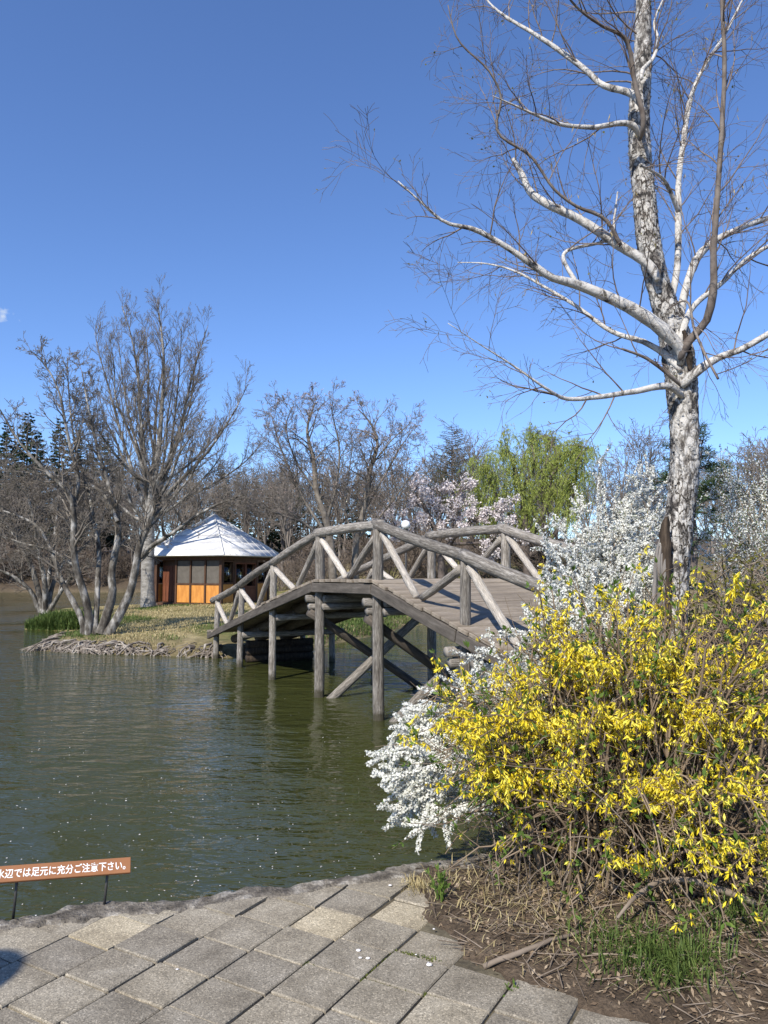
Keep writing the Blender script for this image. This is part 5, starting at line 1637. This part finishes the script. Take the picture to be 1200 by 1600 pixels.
for (px, py) in [(1100, 705), (1150, 735), (1180, 720), (1210, 700), (1125, 745)]:
    T_.append(tg(px, py, 8.2, 0.1, 1, 0.02, 0.02))
spirea('spirea_shrub', 'looser white spirea with grey-green leaves behind the birch trunk beside the pine', (4.0, 7.7, 0.05), T_, 27, 2, 0.024, 0.017, 0.008, 0.4, (6, 9), 6500)

# evergreen shrubs that close the view on the right bank
def evergreen(x, y, h, w_, seed, label):
    rr_ = random.Random(seed); g_ = np.random.default_rng(seed)
    z0 = gz(x, y)
    root = empty('evergreen_shrub', (x, y, z0), label, 'shrub')
    cs_ = []
    for k in range(60):
        a = rr_.uniform(0, 6.28); u = math.sqrt(rr_.random())
        e = Vector((x + math.cos(a) * u * w_, y + math.sin(a) * u * w_, z0 + h * (0.35 + 0.65 * math.sqrt(1 - u * u * 0.9)) * rr_.uniform(0.7, 1.08)))
        cs_.append(arch(Vector((x + rr_.gauss(0, 0.15), y + rr_.gauss(0, 0.15), z0 - 0.05)), e, 0.2, 8, rr_, 0.04))
    tw_ = cane_twigs(rr_, cs_, (7, 11), 0.55, 0.003, 0.15)
    new_obj('stems', tubes_mesh('stems', [taper(c, 0.02, 0.005) for c in cs_] , 4), M['cherry_bark'], root, 'stuff')
    c_, t_ = along(g_, tw_, 0.028, 0.0)
    leaf_tufts('leaves', g_, c_, t_, len(c_), 0.032, M['pine'], root, 2, 0.4)
evergreen(6.6, 13.6, 2.2, 1.3, 301, 'dark evergreen shrub on the right bank behind the looser spirea')
evergreen(9.2, 17.0, 2.6, 1.6, 302, 'broad dark evergreen shrub beyond the pine on the right bank')
evergreen(4.9, 12.2, 1.5, 0.9, 303, 'low dark evergreen shrub at the water edge behind the bridge end')

# tangle of dry stems on the right --------------------------------------------------------------------
tr_ = random.Random(35); rgt = np.random.default_rng(35)
tang = empty('tangled_shrub', (2.55, 4.9, 0.05), 'tangle of dry brown stems with a few olive leaves right of the birch', 'shrub')
cs = []
for k in range(330):
    b = Vector((2.6 + tr_.gauss(0, 0.45), 4.95 + tr_.gauss(0, 0.3), 0.03))
    e = Vector((2.55 + tr_.gauss(0, 0.55), 4.9 + tr_.gauss(0, 0.4), tr_.uniform(0.45, 1.62)))
    if e.x < 2.0: e.x = 2.0 + (2.0 - e.x) * 0.6
    cs.append(arch(b, e, tr_.uniform(-0.1, 0.45), 9, tr_, 0.025))
tws = cane_twigs(tr_, cs, (4, 7), 0.32, 0.002, 0.0)
new_obj('stems', tubes_mesh('stems', [taper(c, 0.0065, 0.0025) for c in cs], 4), M['dead_stem'], tang, 'stuff')
new_obj('twigs', tubes_mesh('twigs', [taper(c, 0.0026, 0.0014) for c in tws], 3), M['dead_stem'], tang, 'stuff')
CT, TT = along(rgt, tws + [c[-5:] for c in cs], 0.03, 0.4)
m_ = CT[:, 2] > 1.05 + 0.25 * np.sin(CT[:, 0] * 6)
leaf_tufts('leaves', rgt, CT[m_], TT[m_], 1500, 0.018, M['olive'], tang, 3, 0.42)

# ------------------------------------------------------------------ ground cover
def blades(name, X, Y, Zb, h, wd, rg, mat, lean=0.5, kind='stuff'):
    n = len(X)
    h = h * rg.uniform(0.5, 1.3, n)
    a = rg.uniform(0, 6.28, n)
    l = np.abs(rg.normal(0, lean, n)) * h
    dx, dy = np.cos(a), np.sin(a)
    wx, wy = -dy * wd, dx * wd
    B = np.stack([X, Y, Zb], -1)
    Wv = np.stack([wx, wy, np.zeros(n)], -1)
    Mi = B + np.stack([dx * l * 0.35, dy * l * 0.35, h * 0.6], -1)
    Ti = B + np.stack([dx * l, dy * l, h * np.clip(1 - l / h * 0.4, 0.2, 1)], -1)
    V = np.stack([B - Wv, B + Wv, Mi + Wv * 0.8, Mi - Wv * 0.8, Ti], axis=1).reshape(-1, 3)
    b = np.arange(n)[:, None] * 5
    return mesh_np(name, V, b + np.array([0, 1, 2, 3]), None, b + np.array([3, 2, 4]))
rg = np.random.default_rng(70)
def island_pts(n, x0, x1, y0, y1, dmin):
    X = rg.uniform(x0, x1, n); Y = rg.uniform(y0, y1, n)
    z, dn_, dm_ = ground_h(X, Y)
    k = dm_ > dmin
    return X[k], Y[k], z[k], dm_[k]
X, Y, z, dmv = island_pts(60000, -13, 1, 17, 33, 0.25)
nzv = np.sin(X * 1.3 + 0.5) + np.sin(Y * 1.1 - X * 0.7) + np.sin(X * 3.1 + Y * 2.3) * 0.6
edge = sstep(2.6, 0.5, dmv)
green = (nzv + edge * 2.2 - 0.7 + rg.normal(0, 0.5, len(X))) > 0.55
bare_p = (sstep(1.2, 0.6, np.abs((X + 3.6) / 1.6)) * sstep(23, 18.5, Y)) > rg.uniform(0.2, 1, len(X))
s_ = ~green & ~bare_p
tag(new_obj('dry_grass', blades('dry_grass', X[s_], Y[s_], z[s_] - 0.01, 0.075, 0.008, rg, None, 0.8), M['straw']), 'short straw-coloured grass on the peninsula around the pavilion', 'grass', kind='stuff')
s_ = green & ~bare_p
tag(new_obj('green_grass', blades('green_grass', X[s_], Y[s_], z[s_] - 0.01, 0.08, 0.008, rg, None, 0.6), M['grass']), 'green grass along the shore of the peninsula', 'grass', kind='stuff')
# tall green tuft at the peninsula's left tip
X = rg.normal(-10.75, 0.62, 5200); Y = rg.normal(24.9, 0.28, 5200)
z, _, dmv = ground_h(X, Y); k = dmv > 0.0
tag(new_obj('grass_tuft', blades('grass_tuft', X[k], Y[k], z[k] - 0.02, 0.36, 0.012, rg, None, 0.55), M['grass']), 'dense tuft of tall green grass on the tip of the peninsula', 'grass', kind='stuff')
# bank grass beyond the bridge
X = rg.uniform(-2, 9, 26000); Y = rg.uniform(19, 36, 26000)
z, _, dmv = ground_h(X, Y); k = (dmv > 0.05)
tag(new_obj('bank_grass', blades('bank_grass', X[k], Y[k], z[k] - 0.01, 0.16, 0.012, rg, None, 0.7), M['grass']), 'rough grass on the far bank seen beneath the bridge', 'grass', kind='stuff')

# fallen petals on the water
n = 620
Yp = 3.6 + rg.gamma(1.6, 1.5, n); Xp = rg.uniform(-0.56, 0.30, n) * Yp
dnp = sdf(POLY_N, Xp, Yp); k = dnp < -0.05
Xp, Yp = Xp[k], Yp[k]
a = rg.uniform(0, 6.28, len(Xp)); s_ = rg.uniform(0.004, 0.009, len(Xp))
cl = rg.normal(0, 0.02, (len(Xp), 2))
C = np.stack([Xp + cl[:, 0], Yp + cl[:, 1], np.full(len(Xp), WATER_Z + 0.004)], -1)
U = np.stack([np.cos(a) * s_, np.sin(a) * s_, rg.normal(0, 0.001, len(a))], -1); W = np.stack([-np.sin(a) * s_ * 0.7, np.cos(a) * s_ * 0.7, rg.normal(0, 0.001, len(a))], -1)
tag(new_obj('floating_petals', quads_mesh('floating_petals', C, U, W), M['petal']), 'white cherry petals floating on the pond', 'petals', kind='stuff')

# litter, twigs, stones on the bed
def bed_scatter(n, cx, sx, cy, sy):
    X = rg.normal(cx, sx, n); Y = rg.normal(cy, sy, n)
    e = np.interp(Y, [0, 2.4, 2.6, 2.75, 2.87, 2.95, 3.15, 3.5, 3.8, 4.2, 8], [1.9, 1.4, 1.08, 0.80, 0.58, 0.50, 0.32, 0.16, 0.13, 0.1, 0.1])
    dnv = sdf(POLY_N, X, Y)
    k = (X > e + np.abs(rg.normal(0, 0.12, n)) * (rg.uniform(0, 1, n) > 0.12) - 0.02) & (dnv > 0.05) & (Y > 2.0) & (X < 4)
    return X[k], Y[k], bed_h(X[k], Y[k])
X, Y, z = bed_scatter(12000, 1.35, 0.75, 3.4, 0.6)
n = len(X); a = rg.uniform(0, 6.28, n); s_ = rg.uniform(0.004, 0.015, n)
u = np.stack([np.cos(a), np.sin(a), rg.normal(0, 0.35, n)], -1) * s_[:, None]
wv = np.stack([-np.sin(a), np.cos(a), rg.normal(0, 0.4, n)], -1) * (s_ * rg.uniform(0.2, 0.6, n))[:, None]
tag(new_obj('leaf_litter', quads_mesh('leaf_litter', np.stack([X, Y, z + 0.008], -1), u, wv), M['litter']), 'dry brown leaf litter on the soil under the shrubs', 'litter', kind='stuff')
X, Y, z = bed_scatter(800, 1.25, 0.7, 3.45, 0.55)
pol = []
for x, y, zz in zip(X, Y, z):
    a = rg.uniform(0, 6.28); l = rg.uniform(0.04, 0.22); r_ = rg.uniform(0.0012, 0.0032)
    c_ = rg.normal(0, 0.15); rise = abs(rg.normal(0, 0.03))
    pol.append(([Vector((x + math.cos(a + c_ * t) * l * (t - 0.5), y + math.sin(a + c_ * t) * l * (t - 0.5), zz + 0.004 + rise * t)) for t in (0, 0.33, 0.66, 1)], [r_, r_, r_ * 0.8, r_ * 0.6]))
tag(new_obj('fallen_twigs', tubes_mesh('fallen_twigs', pol, 4), M['dead_stem']), 'dry twigs strewn over the soil under the shrubs', 'twigs', kind='stuff')
X, Y, z = bed_scatter(1100, 0.75, 0.45, 3.75, 0.35)
tag(new_obj('dead_grass', blades('dead_grass', X, Y, z - 0.005, 0.055, 0.0022, rg, None, 1.6), M['straw']), 'dead straw and grass stalks on the planted bed', 'grass', kind='stuff')
# one thicker fallen stick
fs = resample([P(755, 1478, 3.10), P(800, 1462, 3.12), P(850, 1440, 3.2), P(905, 1425, 3.28)], [0.012, 0.012, 0.010, 0.007], 14)
for p in fs[0]: p.z = bz(p.x, p.y) + 0.016
tag(new_obj('fallen_branch', tubes_mesh('fallen_branch', [fs], 8, True, 0.08, 5), M['dead_stem']), 'thick dry stick lying on the soil before the forsythia', 'branch')
fs = resample([P(1180, 1420, 3.35), P(1100, 1410, 3.4), P(1010, 1415, 3.35), P(965, 1445, 3.25)], [0.014, 0.013, 0.011, 0.006], 14)
for i_, p in enumerate(fs[0]): p.z = bz(p.x, p.y) + 0.03 + 0.10 * math.sin(i_ / 13 * 2.6)
tag(new_obj('fallen_branch', tubes_mesh('fallen_branch', [fs], 8, True, 0.08, 6), M['dead_stem']), 'crooked pale branch lying under the right side of the forsythia', 'branch')
# grass clumps and small plants at the bed's edge
def clump(px, py, n, spread, h, label, mat='grass', wd=0.0028, name='grass_clump'):
    d = P(px, py, 3.0) - Vector((0, 0, CAM_Z)); t = (0.0 - CAM_Z) / d.z
    c = Vector((0, 0, CAM_Z)) + d * t
    X = rg.normal(c.x, spread, n); Y = rg.normal(c.y, spread * 0.7, n)
    return tag(new_obj(name, blades(name, X, Y, bed_h(X, Y) - 0.008, h, wd, rg, None, 1.1), M[mat]), label, 'grass' if name == 'grass_clump' else 'plant', kind='stuff')
clump(1045, 1520, 620, 0.11, 0.095, 'green grass clump on the soil below the lowest yellow flowers')
clump(960, 1480, 140, 0.10, 0.09, 'thin green grass sprouting beside the fallen stick')
clump(640, 1385, 160, 0.06, 0.06, 'yellowish grass tuft where the kerb meets the planted bed', 'straw')
clump(1150, 1470, 160, 0.10, 0.10, 'sparse grass in the shade at the right end of the bed')
def herb(px, py, h, nl, ls, label):
    d = P(px, py, 3.0) - Vector((0, 0, CAM_Z)); t = (0.0 - CAM_Z) / d.z
    c = Vector((0, 0, CAM_Z)) + d * t
    r_ = random.Random(int(px)); zb = bz(c.x, c.y)
    root = empty('leafy_plant', (c.x, c.y, zb), label, 'plant')
    sts, C_, T_2 = [], [], []
    for k in range(5):
        e = Vector((c.x + r_.gauss(0, h * 0.28), c.y + r_.gauss(0, h * 0.28), zb + h * r_.uniform(0.6, 1.1)))
        st = arch(Vector((c.x + r_.gauss(0, 0.008), c.y + r_.gauss(0, 0.008), zb - 0.01)), e, 0.01, 6, r_, 0.002)
        sts.append(st)
    new_obj('stems', tubes_mesh('stems', [taper(s, 0.003, 0.0015) for s in sts], 5), M['fresh'], root, 'stuff')
    g_ = np.random.default_rng(int(px))
    c2, t2_ = along(g_, sts, 0.008, 0.15)
    leaf_tufts('leaves', g_, c2, t2_, nl, ls, M['fresh'], root, 2, 0.3)
herb(688, 1412, 0.13, 60, 0.016, 'small upright green plant with narrow leaves beside the kerb end')
herb(803, 1548, 0.05, 26, 0.013, 'tiny green seedling on the soil next to the slabs')
# pebbles and crumbs on the slabs
for k, (px, py, s_) in enumerate([(575, 1498, 0.008), (560, 1486, 0.009), (563, 1497, 0.006), (671, 1508, 0.010), (610, 1384, 0.008), (678, 1452, 0.005), (277, 1515, 0.005), (650, 1492, 0.004)]):
    d = P(px, py, 3.0) - Vector((0, 0, CAM_Z)); t = (0.004 - CAM_Z) / d.z
    c = Vector((0, 0, CAM_Z)) + d * t
    g_ = np.random.default_rng(k)
    th_ = np.linspace(0.2, np.pi, 5)[:, None]; ph = np.linspace(0, 2 * np.pi, 7, endpoint=False)[None, :]
    Rv = s_ * (1 + g_.normal(0, 0.15, (5, 7)))
    V = np.stack([c.x + Rv * np.sin(th_) * np.cos(ph) * 1.3, c.y + Rv * np.sin(th_) * np.sin(ph), c.z + 0.3 * s_ + Rv * 0.5 * np.cos(th_) * np.ones_like(ph)], -1).reshape(-1, 3)
    i = np.arange(35).reshape(5, 7)
    Fq = np.stack([i[:-1], i[1:], np.roll(i[1:], -1, 1), np.roll(i[:-1], -1, 1)], -1).reshape(-1, 4)
    tag(new_obj('bark_chip', mesh_np('bark_chip', V, Fq, None, [i[0]]), M['petal']), 'small pale chip lying on the concrete slabs', 'chip', 'pale chips on the slabs')
# moss in the slab joints
pm = []
for (x0, y0, x1, y1, n) in [(455, 1500, 560, 1527, 380), (560, 1527, 690, 1560, 500), (565, 1530, 610, 1488, 160), (480, 1505, 505, 1512, 80), (610, 1484, 690, 1500, 120)]:
    for k in range(n):
        u = rg.uniform(0, 1)
        d = P(x0 + (x1 - x0) * u + rg.normal(0, 1.5), y0 + (y1 - y0) * u + rg.normal(0, 1.6), 3.0) - Vector((0, 0, CAM_Z)); t = (-0.004 - CAM_Z) / d.z
        pm.append(tuple(Vector((0, 0, CAM_Z)) + d * t))
pm = np.array(pm)
tag(new_obj('moss', blades('moss', pm[:, 0], pm[:, 1], pm[:, 2] - 0.008, 0.012, 0.0022, rg, None, 0.8), M['moss']), 'green moss growing in the joints between the slabs', 'moss', kind='stuff')
print('FLOWERS', NF, 'tiles', ntile)
